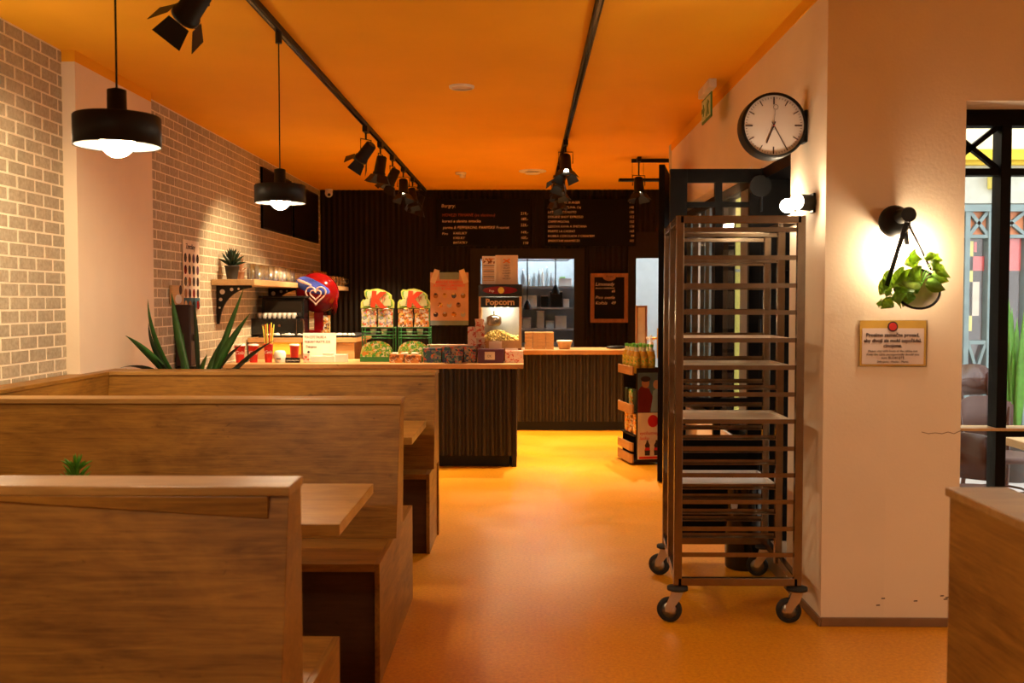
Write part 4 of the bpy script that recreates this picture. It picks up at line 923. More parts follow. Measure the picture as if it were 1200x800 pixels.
for i in range(8):
    px = 304.5+i*5.7; p = W(px, 370, KY+.06); t = thing('coffee_cup', (p.x, KY+.06, zc), '%s white cup from the left on the coffee machine ledge' % words[i], 'cup', 'white cups on the coffee machine')
    c = t.location; MB().lathe([(.014, 0), (.022, .02), (.0235, .052), (.021, .052), (.018, .01), (.001, .006)], c, 14, cap=False).build('body', M['white'], t); MB().path([c+Vector((.02, -.005, .015)), c+Vector((.033, -.01, .025)), c+Vector((.022, -.008, .04))], .003, 6).build('handle', M['white'], t)
t = thing('milk_frother', (W(353, 388, KY).x, KY-.02, uz1), 'small chrome framed dispenser between the coffee and ice cream machines', 'dispenser')
c = t.location; MB().box(c.x-.028, c.x+.028, KY-.05, KY+.03, uz1, uz1+.14).build('body', M['blackgloss'], t, .003); MB().box(c.x-.034, c.x-.028, KY-.055, KY-.045, uz1, uz1+.15).box(c.x+.028, c.x+.034, KY-.055, KY-.045, uz1, uz1+.15).build('rail', M['steel'], t)
# ice cream machine: tilted rounded red head on a column
IY = UY+.68
hc_ = W(372, 343, IY); ic = thing('ice_cream_machine', (W(376, 389, IY).x, IY, uz1), 'red ice cream machine with a white heart emblem on its rounded head', 'ice cream machine')
rotm = Matrix.Rotation(.35, 3, 'Y')
MB().ball(hc_, .205, 28, 18, (1.08, .85, 1.0), rotm).build('head', M['redgloss'], ic)
MB().ball(hc_+Vector((-.012, -.022, .05)), .203, 28, 14, (1.04, .88, .50), rotm).build('blue_reflection_band', plain('blue_reflection_paint', (.06, .10, .50), .08, var=.9, scale=5), ic)  # blue window reflection on the head, built as a coloured shell
MB().ball(hc_+Vector((-.035, -.045, .075)), .180, 24, 12, (.95, .86, .22), rotm).build('white_reflection_band', M['pinkwhite'], ic)  # whitish streak of the same reflection, painted as a smaller shell
x0, x1 = W(369, 380, IY).x, W(380, 380, IY).x
MB().box(x0, x1, IY-.05, IY+.12, uz1+.03, hc_.z-.08).build('column', M['redgloss'], ic, .01); MB().box(W(361, 388, IY).x, W(379, 388, IY).x, IY-.12, IY+.14, uz1, uz1+.035).build('foot', M['redgloss'], ic, .008)
MB().box(W(378, 380, IY).x, W(386, 380, IY).x, IY-.04, IY+.05, uz1, uz1+.18).build('cone_holder', M['candypack2'], ic)
MB().tube((W(360, 380, IY).x, IY-.05, uz1+.04), (W(360, 380, IY).x, IY-.05, hc_.z-.15), .03).build('nozzle', M['blackgloss'], ic)
for i in range(5):
    x = W(388+i*1.6, 350, IY).x; zq = W(390, 345+i*2, IY).z
    MB().path([(x-.03, IY-.05, zq+.05), (x+.01, IY-.06, zq+.03), (x+.015, IY-.06, zq-.05), (x, IY-.06, zq-.11), (x-.02, IY-.05, zq-.13)], .007, 6).build('hose', M['redgloss'], ic)
def heart(cx, cz, s, w_, Y, mat, parent, gap=False):
    pts = []
    for i in range(41):
        a = 2*PI*i/40
        if gap and (a > 2*PI*.53 and a < 2*PI*.60): continue
        x = 16*math.sin(a)**3; z = 13*math.cos(a)-5*math.cos(2*a)-2*math.cos(3*a)-math.cos(4*a)
        pts.append((cx+x*s/16, Y, cz+z*s/16))
    return MB().path(pts, w_, 6).build('heart_emblem', mat, parent)
hy = IY-.20
heart(W(370, 345, hy).x, W(370, 345, hy).z, .10, .008, hy, M['pinkwhite'], ic)
heart(W(370, 345, hy).x, W(370, 345, hy).z, .055, .007, hy-.008, M['pinkwhite'], ic)

# ------------------------------------------------------------------ big plant
PYB = 6.43; base = W(228, 434, PYB); t = thing('potted_plant', (base.x, PYB, 0), 'big plant with long strap leaves behind the farthest bench', 'plant')
MB().lathe([(.15, 0), (.19, .82), (.20, .84), (.17, .84), (.16, .80), (.001, .80)], (base.x, PYB, 0), 28).build('pot', M['pot'], t); MB().lathe([(.165, .80), (.05, .82), (.001, .82)], (base.x, PYB, 0), 20, cap=False).build('soil', M['soil'], t)
bz = Vector((base.x, PYB, .84))
for px, py, w_, bend, m_, dx in ((147, 393, .055, (-.02, 0, .10), 'leaf', -.05), (173, 350, .032, (-.12, 0, -.02), 'leaf', -.05), (174, 378, .030, (-.12, 0, .02), 'leafdark', -.03), (201, 342, .055, (-.03, 0, .0), 'leaf', -.01),
        (227, 346, .030, (.01, 0, 0), 'leafdark', .03), (286, 337, .040, (-.02, 0, -.04), 'leaf', .08), (293, 367, .048, (-.03, 0, .02), 'leaf', .06), (323, 398, .045, (.0, 0, .07), 'leafdark', .10), (285, 402, .050, (-.02, 0, .05), 'leafdark', .06),
        (141, 431, .045, (.0, 0, .16), 'leafdark', -.08), (243, 415, .04, (0, 0, .06), 'leaf', .02), (262, 395, .045, (0, 0, .02), 'leaf', .04), (215, 390, .04, (-.02, 0, 0), 'leaf', -.03), (300, 420, .045, (0, 0, .08), 'leafdark', .10)):
    tp = W(px, py, 6.18 if px < 190 else PYB+random.uniform(-.15, .2)); MB().leaf(bz+Vector((dx, random.uniform(-.05, .05), 0)), tp, w_*.58, bend, (1, -.25, .3), 12, .2, 1.2).build('leaf', M[m_], t)

# ------------------------------------------------------------------ bottle stand
SA = Vector((.961, 8.783, 0)); srot = math.atan2(.08, .434)
st = thing('bottle_stand', SA, 'wood trimmed drinks stand with cola poster panel beside the dark door edge', 'display stand', rz=srot)
sw, sd = .25, .44
def SB(x0, x1, y0, y1, z0, z1, name, mat, bev=.002, par=st): return B(x0, x1, y0, y1, z0, z1).build(name, mat, par, bev, local=True)
SB(.02, sw, 0, .012, .02, .86, 'front_panel', M['darkframe']); SB(.02, sw, sd-.012, sd, .02, .86, 'back_panel', M['darkframe']); SB(sw-.012, sw, .012, sd-.012, .02, .86, 'side_panel', M['darkframe'])
SB(.16, .172, .012, sd-.012, .02, .8, 'inner_panel', M['black'])
for z in (.02, .25, .46, .80): SB(.0, sw-.012, .012, sd-.012, z, z+.012, 'shelf', M['darkframe'])
for z0, z1 in ((.02, .10), (.125, .20), (.455, .54), (.80, .875)):
    MB().prism([(-.022, -.01), (-.036, .03), (-.036, sd-.03), (-.022, sd+.01), (-.006, sd+.01), (-.018, sd-.03), (-.018, .03), (-.006, -.01)], z0, z1, 'xy').build('shelf_lip', M['standwood'], st, .002, local=True)
SB(.03, sw, -.004, 0, .47, .82, 'photo_panel', plain('photo_background', (.10, .16, .20), .4)); ap = SB(.03, sw, -.004, 0, .05, .465, 'advert_panel', M['cream'])
pp = [c_ for c_ in st.children if c_.name.startswith('photo_panel')][0]
MB().prism([(.03, .47), (.14, .47), (.17, .60), (.13, .68), (.06, .70), (.03, .66)], -.006, -.004).build('printed_jacket', plain('maroon_print', (.16, .015, .015), .4), pp, local=True)
MB().prism(oval(.10, .73, .035, .045), -.006, -.004).build('printed_face', plain('skin_print', (.45, .22, .12), .4), pp, local=True); MB().prism(oval(.10, .765, .045, .025), -.007, -.005).build('printed_hair', M['ink'], pp, local=True)
MB().prism([(.15, .47), (.245, .47), (.245, .66), (.21, .68), (.17, .66)], -.006, -.004).build('printed_shirt', plain('light_blue_print', (.25, .38, .50), .4), pp, local=True); MB().prism(oval(.20, .715, .03, .04), -.007, -.005).build('printed_face', plain('skin_print_light', (.55, .32, .2), .4), pp, local=True)
MB().prism(oval(.17, .39, .048, .055, 20), -.006, -.004).build('red_disc', M['red'], ap, local=True)
for s_, z in (('vychutnej', .27), ('lasku', .225)): text(s_, .044, (.045, -.006, z), FRONT, M['red'], ap, world=False, shear=.3)
for x in (.12, .205):
    MB().prism([(x-.022, .085), (x+.022, .085), (x+.025, .13), (x+.018, .155), (x+.024, .175), (x+.008, .205), (x+.008, .22), (x-.008, .22), (x-.008, .205), (x-.024, .175), (x-.018, .155), (x-.025, .13)], -.006, -.004).build('printed_bottle', M['ink'], ap, local=True)
    B(x-.022, x+.022, -.008, -.006, .13, .155).build('printed_label', M['red'], ap, local=True)
B(.045, .24, -.006, -.004, .055, .075).build('red_strip', M['red'], ap, local=True)
RS = Matrix.Rotation(srot, 3, 'Z')
proto = None; k_ = 0
for iy in range(4):
    for ix in range(3):
        loc = SA + RS @ Vector((.035+.068*ix, .05+.11*iy, .812))
        if proto is None:
            proto = thing('juice_bottle', loc, 'x', 'bottle')
            MB().lathe([(.030, 0), (.034, .01), (.034, .04), (.031, .06), (.034, .08), (.034, .155), (.022, .195)], (0,0,0), 16).build('body', M['juice'], proto, local=True)
            MB().lathe([(.022, .195), (.013, .215), (.013, .235)], (0,0,0), 14).build('neck', M['paleglass'], proto, local=True)
            MB().lathe([(.0352, .07), (.0352, .15)], (0,0,0), 16, cap=False).build('label', M['bottlepack'], proto, local=True)
            MB().lathe([(.015, .230), (.015, .255), (.001, .256)], (0,0,0), 12).build('cap', M['greencap'], proto, local=True)
            o = proto
        else: o = copy_tree(proto)
        o.location = loc; o['label'] = 'green capped juice bottle on the drinks stand, %s row, %s from the aisle' % (('first','second','third','fourth')[iy], ('first','second','third','fourth')[ix]); o['group'] = 'juice bottles on top of the drinks stand'
for i, (z, m_, n_) in enumerate(((.472, 'greenpack', 'middle'), (.262, 'candypack2', 'lower'))):
    for j in range(3):
        loc = SA + RS @ Vector((.045, .08+.13*j, z)); m_x = [M['leafdark'], M['greenpack'], M['leafdark']][j] if i == 0 else [M['candypack2'], M['orangepack'], M['candypack2']][j]
        t = thing('snack_pack', loc, '%s pack on the %s shelf of the drinks stand' % (('nearest', 'second', 'farthest')[j], n_), 'snack pack', 'packs on the %s shelf of the stand' % n_, srot)
        MB().prism([(-.05, 0), (.05, 0), (.045, .1), (.05, .19), (-.05, .19), (-.045, .1)], -.025, .025, 'yz').build('pouch', m_x, t, .012, local=True)

# ------------------------------------------------------------------ tray rack
RA = W(794.5, 600, 4.46).x; RB = W(935, 600, 4.46).x; RYF = 4.46; RD = .77; SH = .055
rk = thing('tray_rack', ((RA+RB)/2, RYF+RD/2, 0), 'tall stainless tray rack on castors beside the right wall corner', 'rack')
ZT, ZB = 1.83, .17
def shx(y): return SH*(y-RYF)/RD
planes = [RYF, RYF+RD*.5, RYF+RD]
for j, y in enumerate(planes):
    for x in (RA, RB):
        xx = x+shx(y)+(-.018 if (j > 0 and x == RB) else 0); B(xx-.018, xx+.018, y-.014, y+.014, ZB, ZT).build('post', M['steel'], rk, .003)
for x in (RA, RB):
    o_ = -.018 if x == RB else 0
    for z, h in ((ZT-.017, .034), (ZB+.02, .04)): MB().bar((x, RYF, z), (x+SH+o_, RYF+RD, z), .028, h).build('side_rail', M['steel'], rk, .003)
for y in (planes[0], planes[2]):
    x0_, x1_ = RA+shx(y), RB+shx(y)-(.018 if y > RYF else 0)
    B(x0_, x1_, y-.014, y+.014, ZT-.034, ZT).build('top_rail', M['steel'], rk, .003); B(x0_, x1_, y-.014, y+.014, ZB, ZB+.036).build('bottom_rail', M['steel'], rk, .003)
levels = [1.45+.0-(yy-353)/262.0+.0 for yy in (270, 302.5, 335, 366.5, 399, 431, 462.5, 494.5, 526.5, 558, 589.5, 621.5, 652.5)]
for z in levels:
    for j, y in enumerate(planes):
        x0_, x1_ = RA+shx(y)+.018, RB+shx(y)-.018-(.018 if j else 0); s_ = 1 if j == 0 else -1
        mb = MB().box(x0_, x1_, y-.002, y+.002, z-.008, z+.012)
        if j < 2: mb.box(x0_, x1_, y, y+.035, z-.008, z-.005)
        if j > 0: mb.box(x0_, x1_, y-.035, y, z-.008, z-.005)
        mb.build('runner', M['steel'], rk)
def castor(x, y, ang):
    c_ = MB(); t = bpy.data.objects.new('castor', None); COL.objects.link(t); t.parent = rk; t.location = Vector((x, y, 0))-rk.location; t.rotation_euler = (0, 0, ang)
    def L(o): o.parent = t; return o
    MB().lathe([(.018, .150), (.047, .150), (.047, .163), (.018, .168)], (0,0,0), 20).build('bumper', M['rubber'], t, local=True)
    MB().box(-.026, .026, -.02, .02, .138, .150).build('mount_plate', M['zinc'], t, local=True)
    mb = MB()
    for s_ in (-1, 1): mb.prism([(-.024, .138), (.024, .138), (.05, .075), (.05, .05), (.028, .05), (-.01, .10)], s_*.018, s_*.021, 'xz')
    mb.build('fork', M['zinc'], t, local=True)
    R_ = Matrix.Rotation(PI/2, 3, 'X')
    MB().lathe([(.036, -.014), (.053, -.014), (.056, -.009), (.056, .009), (.053, .014), (.036, .014)], (.036, 0, .056), 26, R_, cap=False).build('tyre', M['rubber'], t, local=True)
    MB().lathe([(.001, -.016), (.012, -.018), (.014, -.012), (.037, -.012), (.037, .012), (.014, .012), (.012, .018), (.001, .016)], (.036, 0, .056), 26, R_).build('wheel', M['zinc'], t, local=True)
castor(RA, RYF, PI-.35); castor(RB, RYF, PI-.15); castor(RA+SH, RYF+RD, PI-.5); castor(RB+SH-.018, RYF+RD, PI-.2)
def tray(j, z, mat, label, h=.012, grp='trays in the rack'):
    y0, y1 = planes[j]+.006, planes[j+1]-.006; xa = RA+shx((y0+y1)/2)+.02; xb = RB+shx((y0+y1)/2)-.045
    t = thing('tray', ((xa+xb)/2, (y0+y1)/2, z-.005), label, 'tray', grp)
    B(xa, xb, y0, y1, z-.0045, z-.0045+h*.5).build('base', mat, t, .002)
    MB().box(xa, xb, y0, y0+.01, z, z+h).box(xa, xb, y1-.01, y1, z, z+h).box(xa, xa+.01, y0, y1, z, z+h).box(xb-.01, xb, y0, y1, z, z+h).build('rim', mat, t, .002)
tray(0, levels[4], M['tray'], 'thin cream tray in the rack, topmost of four')
tray(0, levels[5], M['tray'], 'cream tray in the rack, second from the top')
tray(0, levels[7], M['tray'], 'cream tray at the middle height of the rack')
tray(1, levels[10], M['traywhite'], 'glossy white tray low in the rear half of the rack', .016)
# umbrella bin behind the rack
t = thing('waste_bin', (1.185, 5.40, 0), 'black round bin behind the tray rack beside the wall', 'bin')
MB().lathe([(.085, 0), (.095, .01), (.105, .46), (.112, .47), (.112, .49), (.098, .49), (.09, .02), (.001, .02)], t.location, 28).build('body', M['blackgloss'], t)
text('V', .07, (1.08, 5.285, .30), FRONT, M['walnut'], t); 
p = W(861, 592, 5.28); MB().prism(oval(p.x, p.z, .018, .03, 16), 5.288, 5.291).build('emblem', M['paper'], t)

# ------------------------------------------------------------------ clock, sconce, sign, planter
ck = W(904, 149, 4.75); kyy = 4.75
ct = thing('wall_clock', (XR, kyy, ck.z), 'round black rimmed double sided clock on a bracket from the right wall', 'clock')
rr = .150; RX = Matrix.Rotation(PI/2, 3, 'X')
MB().lathe([(rr*.93, -.05), (rr, -.05), (rr*1.02, -.04), (rr*1.02, .05), (rr, .06), (rr*.93, .06)], ck, 48, RX, cap=False).build('case', M['black'], ct)
MB().lathe([(.001, .043), (rr*.94, .043)], ck, 48, RX, cap=False).lathe([(.001, -.033), (rr*.94, -.033)], ck, 48, RX, cap=False).build('face', M['clockface'], ct)
mb = MB(); fy = kyy-.0445
for i in range(60):
    a = 2*PI*i/60; l_ = (.105, .132) if i % 5 == 0 else (.124, .132); w_ = .0065 if i % 15 == 0 else (.004 if i % 5 == 0 else .0018)
    if i % 15 == 0: l_ = (.098, .132)
    d = Vector((math.sin(a), 0, math.cos(a))); mb.bar(Vector((ck.x, fy, ck.z))+d*l_[0], Vector((ck.x, fy, ck.z))+d*l_[1], w_, .001, (0, 1, 0))
mb.build('minute_marks', M['ink'], ct)
def hand(deg, l_, w_, nm, dy, tail=.02):
    a = math.radians(deg); d = Vector((math.sin(a), 0, math.cos(a))); o = Vector((ck.x, fy-dy, ck.z)); MB().bar(o-d*tail, o+d*l_, w_, .001, (0, 1, 0)).build(nm, M['ink'], ct)
hand(202, .088, .006, 'hour_hand', .002); hand(151, .132, .004, 'minute_hand', .004); hand(4, .072, .0012, 'second_hand', .006)
a = math.radians(5); o_ = Vector((ck.x+.085*math.sin(a), fy-.006, ck.z+.085*math.cos(a))); MB().path([o_+Vector((.011*math.cos(2*PI*i/14), 0, .011*math.sin(2*PI*i/14))) for i in range(15)], .001, 5).build('second_ring', M['ink'], ct)
MB().ball((ck.x, fy-.004, ck.z), .004).build('hub', M['red'], ct)
MB().box(ck.x+rr*.9, XR-.012, kyy-.02, kyy+.03, ck.z-.035, ck.z+.035).build('arm', M['black'], ct, .004); MB().box(XR-.014, XR, kyy-.035, kyy+.045, ck.z-.075, ck.z+.075).build('wall_plate', M['black'], ct, .003)
# sconces on the corner
def sconce(loc_wall, label, ln=.085):
    c = Vector(loc_wall); t = thing('wall_sconce', c, label, 'wall lamp')
    MB().box(c.x-.012, c.x, c.y-.03, c.y+.03, c.z-.045, c.z+.045).build('back_plate', M['black'], t, .002)
    d = Vector((-1, -.62, 0)).normalized(); MB().tube(c+Vector((-.01, 0, 0)), c+d*.03, .012).build('arm', M['black'], t)
    MB().tube(c+d*.025, c+d*(.02+ln), .037, .037, 28).build('shade', M['black'], t)
    MB().ball(c+d*(.022+ln), .034, 20, 12).build('opal_globe', M['sconce_glow'], t)
    return t
sconce((XR, 4.60, W(950, 238, 4.60).z), 'black cylinder wall sconce with glowing disc next to the wall corner')
s2 = thing('wall_sconce', (XR, 4.90, W(920, 241, 4.90).z), 'glowing opal tube lamp just behind the cylinder sconce', 'wall lamp')
c = s2.location; MB().tube(c+Vector((0, 0, 0)), c+Vector((-.02, 0, 0)), .03).build('back_plate', M['black'], s2)
MB().tube(c+Vector((-.02, 0, 0)), c+Vector((-.045, 0, 0)), .033, .033, 20).ball(c+Vector((-.045, 0, 0)), .033, 20, 12).build('opal_tube', M['sconce_glow'], s2)
s3 = thing('wall_sconce', (XL, 4.62, 1.95), 'black wall sconce on the near brick wall, just outside the left edge of the view', 'wall lamp')
MB().box(XL, XL+.03, 4.58, 4.66, 1.90, 2.0).build('back_plate', M['black'], s3, .002); MB().tube((XL+.02, 4.62, 1.95), (XL+.09, 4.62, 1.95), .012).build('arm', M['black'], s3)
MB().ball((XL+.11, 4.62, 1.95), .045, 20, 12).build('opal_globe', M['sconce_glow'], s3)
# exit sign
ex = thing('exit_sign', (1.20, 6.65, HC), 'green exit sign panel hanging from a white box on the ceiling', 'sign')
B(1.175, 1.225, 6.470, 6.870, HC-.055, HC).build('housing', M['white'], ex, .004)
B(1.196, 1.204, 6.500, 6.840, HC-.235, HC-.075).build('panel', M['signgreen'], ex)
B(1.192, 1.196, 6.520, 6.660, HC-.22, HC-.09).build('pictogram_field', M['signpale'], ex); B(1.192, 1.196, 6.690, 6.820, HC-.22, HC-.09).build('pictogram_field', M['signpale'], ex)
MB().prism([(6.550, HC-.21), (6.580, HC-.15), (6.550, HC-.13), (6.590, HC-.11), (6.620, HC-.14), (6.610, HC-.17), (6.640, HC-.21), (6.620, HC-.21), (6.595, HC-.175), (6.570, HC-.21)], 1.189, 1.192, 'yz').build('running_figure', M['signgreen'], ex)
MB().prism([(6.710, HC-.155), (6.750, HC-.115), (6.750, HC-.14), (6.810, HC-.14), (6.810, HC-.17), (6.750, HC-.17), (6.750, HC-.195)], 1.189, 1.192, 'yz').build('arrow', M['signgreen'], ex)
# framed notice on the pier
p0, p1 = W(1005, 375, YC), W(1086, 430, YC)
t = thing('framed_notice', ((p0.x+p1.x)/2, YC, p1.z), 'mustard bordered notice in clear plastic below the planter lamp', 'notice')
B(p0.x, p1.x, YC-.004, YC, p1.z, p0.z).build('plastic_sleeve', thin_glass('sleeve_plastic', (.97, .95, .9), .2), t)
q0, q1 = W(1007.5, 375.5, YC), W(1084, 428.5, YC); B(q0.x, q1.x, YC-.006, YC-.004, q1.z, q0.z).build('border', M['yellow_border'], t)
q0, q1 = W(1010, 384.5, YC), W(1081.5, 426.5, YC); B(q0.x, q1.x, YC-.007, YC-.006, q1.z, q0.z).build('sheet', plain('pale_notice_paper', (.74, .62, .56), .5, var=.03), t)
sc_ = W(1045.5, 382.5, YC); MB().prism(oval(sc_.x, sc_.z, .023, .023, 24), YC-.009, YC-.007).build('seal_rim', M['ink'], t); MB().prism(oval(sc_.x, sc_.z, .017, .017, 20), YC-.010, YC-.009).build('seal', M['red'], t)
for s_, y, sz in (('Prosíme zaznačte prosad,', 394.3, .0225), ('aby divojí sis mohl uspořádal.', 400.8, .0215), ('cinojone.', 406.8, .0225), ('Please stay with kress at the tables not', 412.2, .0138), ('Keep the table unsupportedly should you', 416.3, .0138), ('sunt BLOKUJTE', 420.3, .0155), ('Děkujeme - Mackie - Martin', 424.6, .012)):
    p = W(1045.5, y, YC); text(s_, sz, (p.x, YC-.008, p.z), FRONT, M['ink'], t, align='CENTER', bold=.0006 if sz > .02 else 0, extrude=.0004)
# wall lamp with hanging planter
lc = W(1046, 260, YC-.05); t = thing('planter_lamp', (lc.x, YC, lc.z), 'black wall lamp with a strap holding a round planter of trailing leaves', 'wall lamp')
Rt = Matrix.Rotation(PI/2+.25, 3, 'X') @ Matrix.Rotation(0, 3, 'Y')
MB().lathe([(.040, -.025), (.066, .03), (.070, .045), (.060, .06), (.035, .07), (.001, .072)], (lc.x, YC-.03, lc.z), 32, RX).build('mount', M['black'], t)
kc_ = W(1062, 252, YC-.16); MB().tube((kc_.x-.0, YC-.07, kc_.z), (kc_.x, YC-.19, kc_.z), .032, .032, 24).build('knob', M['black'], t)
bo = W(1077, 341, YC-.16); 
MB().bar((kc_.x+.005, YC-.16, kc_.z-.02), W(1039, 335, YC-.17), .018, .006, (0, 1, 0)).build('strap', M['black'], t)
MB().bar((kc_.x+.01, YC-.15, kc_.z-.03), W(1091, 316, YC-.13), .008, .006, (0, 1, 0)).build('strap', M['black'], t)
RB_ = Matrix.Rotation(.45, 3, 'Y')
prof = [(.001, -.075)]+[(.092*math.sin(a*PI/16), -.075*math.cos(a*PI/16)) for a in range(1, 9)]
bc = W(1075, 338, YC-.13); bowl_in = plain('beige_bowl', (.42, .30, .20), .5)
RB2 = Matrix.Rotation(-.25, 3, 'Y') @ Matrix.Rotation(1.15, 3, 'X')
MB().lathe(prof, bc, 32, RB2, cap=False).build('planter_bowl', bowl_in, t)
MB().path([bc+RB2 @ Vector((.093*math.cos(2*PI*i/32), .093*math.sin(2*PI*i/32), 0)) for i in range(33)], .006, 6).build('planter_rim', M['black'], t)
gl_ = W(1063, 296, YC-.07); MB().ball((gl_.x, YC-.07, gl_.z), .034, 20, 12).build('bulb', M['planter_glow'], t)
MB().tube((gl_.x, YC-.07, gl_.z+.03), (gl_.x-.005, YC-.06, lc.z-.04), .010).build('bulb_neck', M['black'], t)
tr = thing('trailing_plant', (bc.x, bc.y, bc.z-.02), 'variegated trailing plant spilling from the round wall planter', 'plant')
rnd = random.Random(3)
stems = [((1083,302),(1097,298)), ((1097,312),(1114,326)), ((1092,322),(1112,330)), ((1072,292),(1068,312)), ((1100,300),(1090,312)), ((1060,318),(1046,338)), ((1066,326),(1052,346)), ((1052,322),(1036,340)), ((1064,340),(1058,360)),
         ((1050,340),(1056,362)), ((1044,332),(1038,348)), ((1078,318),(1062,330)), ((1086,330),(1108,340)), ((1074,328),(1048,332)), ((1046,352),(1032,362)), ((1033,352),(1030,361)), ((1064,300),(1072,316)), ((1090,308),(1103,318)), ((1056,330),(1064,352)), ((1040,330),(1031,346))]
for (a, b), (c_, d_) in stems:
    dy = -.15+rnd.uniform(-.04, .03); p = W(a, b, YC+dy); q_ = W(c_, d_, YC+dy-rnd.uniform(.0, .05)); L_ = (q_-p).length
    MB().leaf(p, q_, max(.010, L_*.42), (rnd.uniform(-.01,.01), -.02, .006), (rnd.uniform(-.4,.4), .3, rnd.uniform(.4, 1)), 6, .3, .9).build('leaf', M['leafvar'], tr)
    MB().path([bc+Vector((0, 0, -.02)), (bc+p)/2+Vector((0, 0, .012)), p], .0016, 5).build('stem', M['leaflight'], tr)

# ------------------------------------------------------------------ pendants
TXL = -1.285
def pendant(Y, zc, label, px=None, X=TXL):
    t = thing('pendant_lamp', (X, Y, HC-.05), label, 'pendant lamp', 'black pendant lamps over the booths')
    c = Vector((X, Y, zc))
    MB().tube((X, Y, HC-.09), (X, Y, HC-.03), .018).build('canopy', M['black'], t)
    MB().tube((X, Y, zc+.12), (X, Y, HC-.08), .0035, n=8).build('cord', M['black'], t)
    MB().lathe([(.006, .135), (.029, .128), (.030, .05), (.128, .047), (.132, .043), (.132, -.048), (.129, -.048), (.129, .040), (.03, .043)], c, 48, cap=False).build('shade', M['black'], t)
    MB().lathe([(.1275, -.046), (.1275, .038), (.03, .039)], c, 48, cap=False).build('shade_lining', M['shade_in'], t)
    MB().ball(c+Vector((0, 0, -.03)), .052, 24, 14).build('globe', M['globe'], t)
    return t
pendant(3.14, 1.985, 'nearer black drum pendant lamp over the booths')
pendant(5.22, 2.01, 'farther black drum pendant lamp over the booths')
pendant(1.0, 2.0, 'added unseen black drum pendant lamp over the nearest bench')  # unseen lamp, added to light the near end of the room
pendant(-1.2, 2.0, 'added unseen black drum pendant lamp at the back of the room')  # another unseen lamp, added behind the camera for more light
for y, l_ in ((.6, 'nearer'), (2.6, 'farther')): pendant(y, 2.0, l_+' added unseen black drum pendant lamp over the right hand side of the room', X=2.6)  # unseen pair added to brighten the pier and the near right side

# ------------------------------------------------------------------ tracks and spotlights
def track(x, y0, y1, label):
    t = thing('lighting_track', (x, (y0+y1)/2, HC), label, 'lighting track')
    MB().box(x-.018, x+.018, y0, y1, HC-.032, HC).build('rail', M['black'], t, .002); MB().box(x-.007, x+.007, y0, y1, HC-.034, HC-.032).build('slot', M['blackgloss'], t)
track(TXL, -1.5, 12.75, 'long black lighting track on the left side of the ceiling')
track(.348, -1.0, 12.6, 'long black lighting track near the middle of the ceiling')
def head(x, y, target, power, label, group, rz=.3, drop=.20, ceil=HC-.03, ang=75):
    t = thing('track_spotlight', (x, y, ceil), label, 'spotlight', group)
    MB().box(x-.02, x+.02, y-.06, y+.06, ceil-.045, ceil).build('adapter', M['black'], t, .003)
    c = Vector((x, y, ceil-drop)); tg = Vector(target); d = (tg-c).normalized()
    q_ = d.to_track_quat('Z', 'Y').to_matrix()
    hx = Vector((math.cos(rz), math.sin(rz), 0)); sd_ = d.cross(Vector((0, 0, 1))); sd_ = sd_.normalized() if sd_.length > .1 else hx
    MB().path([c+sd_*.062, c+sd_*.062+Vector((0,0,.10)), c-sd_*.062+Vector((0,0,.10)), c-sd_*.062], .005, 6).build('yoke', M['black'], t)
    MB().tube((x, y, ceil-drop+.10), (x, y, ceil-.04), .008).build('stem', M['black'], t)
    can = MB().lathe([(.034, -.085), (.045, -.075), (.050, .06), (.056, .062), (.056, .085), (.050, .085), (.048, .04)], c, 24, q_, cap=False).lathe([(.001, -.086), (.034, -.085)], c, 24, q_, cap=False).build('can', M['black'], t)
    MB().lathe([(.001, .055), (.048, .055)], c, 20, q_, cap=False).build('lens', M['lens'], t)
    for i in range(4):
        mm = Matrix.Translation(c) @ q_.to_4x4() @ Matrix.Rotation(PI/2*i+PI/4, 4, 'Z') @ Matrix.Translation((.056, 0, .085)) @ Matrix.Rotation(-.55, 4, 'Y').inverted()
        MB().add([mm @ Vector(v) for v in ((0,-.045,0),(0,.045,0),(0,.062,.085),(0,-.062,.085),(.002,-.045,0),(.002,.045,0),(.002,.062,.085),(.002,-.062,.085))], [(0,1,2,3),(7,6,5,4),(0,4,5,1),(1,5,6,2),(2,6,7,3),(3,7,4,0)]).build('barn_door', M['black'], t)
    spot('spot_light', c+d*.16, tg, power, t, ang)
    return t
LG = 'spotlights on the left ceiling track'; RG = 'spotlights on the middle ceiling track'
for i, (y, tg) in enumerate(((8.05, (-2.6, 8.9, 1.2)), (8.85, (-1.6, 8.9, .9)), (9.65, (-2.2, 9.9, 1.0)), (10.5, (-1.2, 9.9, .0)), (11.35, (-.9, 10.9, .0)), (12.1, (-2.0, 12.3, .4)))):
    head(TXL, y, tg, SPOT_W*(1.5 if i in (1, 3, 4) else 1), '%s barn door spotlight from the camera on the left track, past the pendants' % words[i], LG)
head(TXL, 3.9, (-2.6, 4.9, 1.5), SPOT_W*.6, 'nearest black barn door spotlight, cut by the top of the picture', LG, drop=.24)
for i, (y, tg) in enumerate(((8.75, (.35, 7.6, 0)), (9.6, (-.4, 8.9, .9)), (10.4, (.5, 10.0, 0)), (11.2, (.4, 11.4, .9)), (11.9, (.9, 11.4, .9)))):
    head(.348, y, tg, SPOT_W*(1.6 if i < 3 else 1.2), '%s barn door spotlight from the camera on the middle track' % words[i], RG)
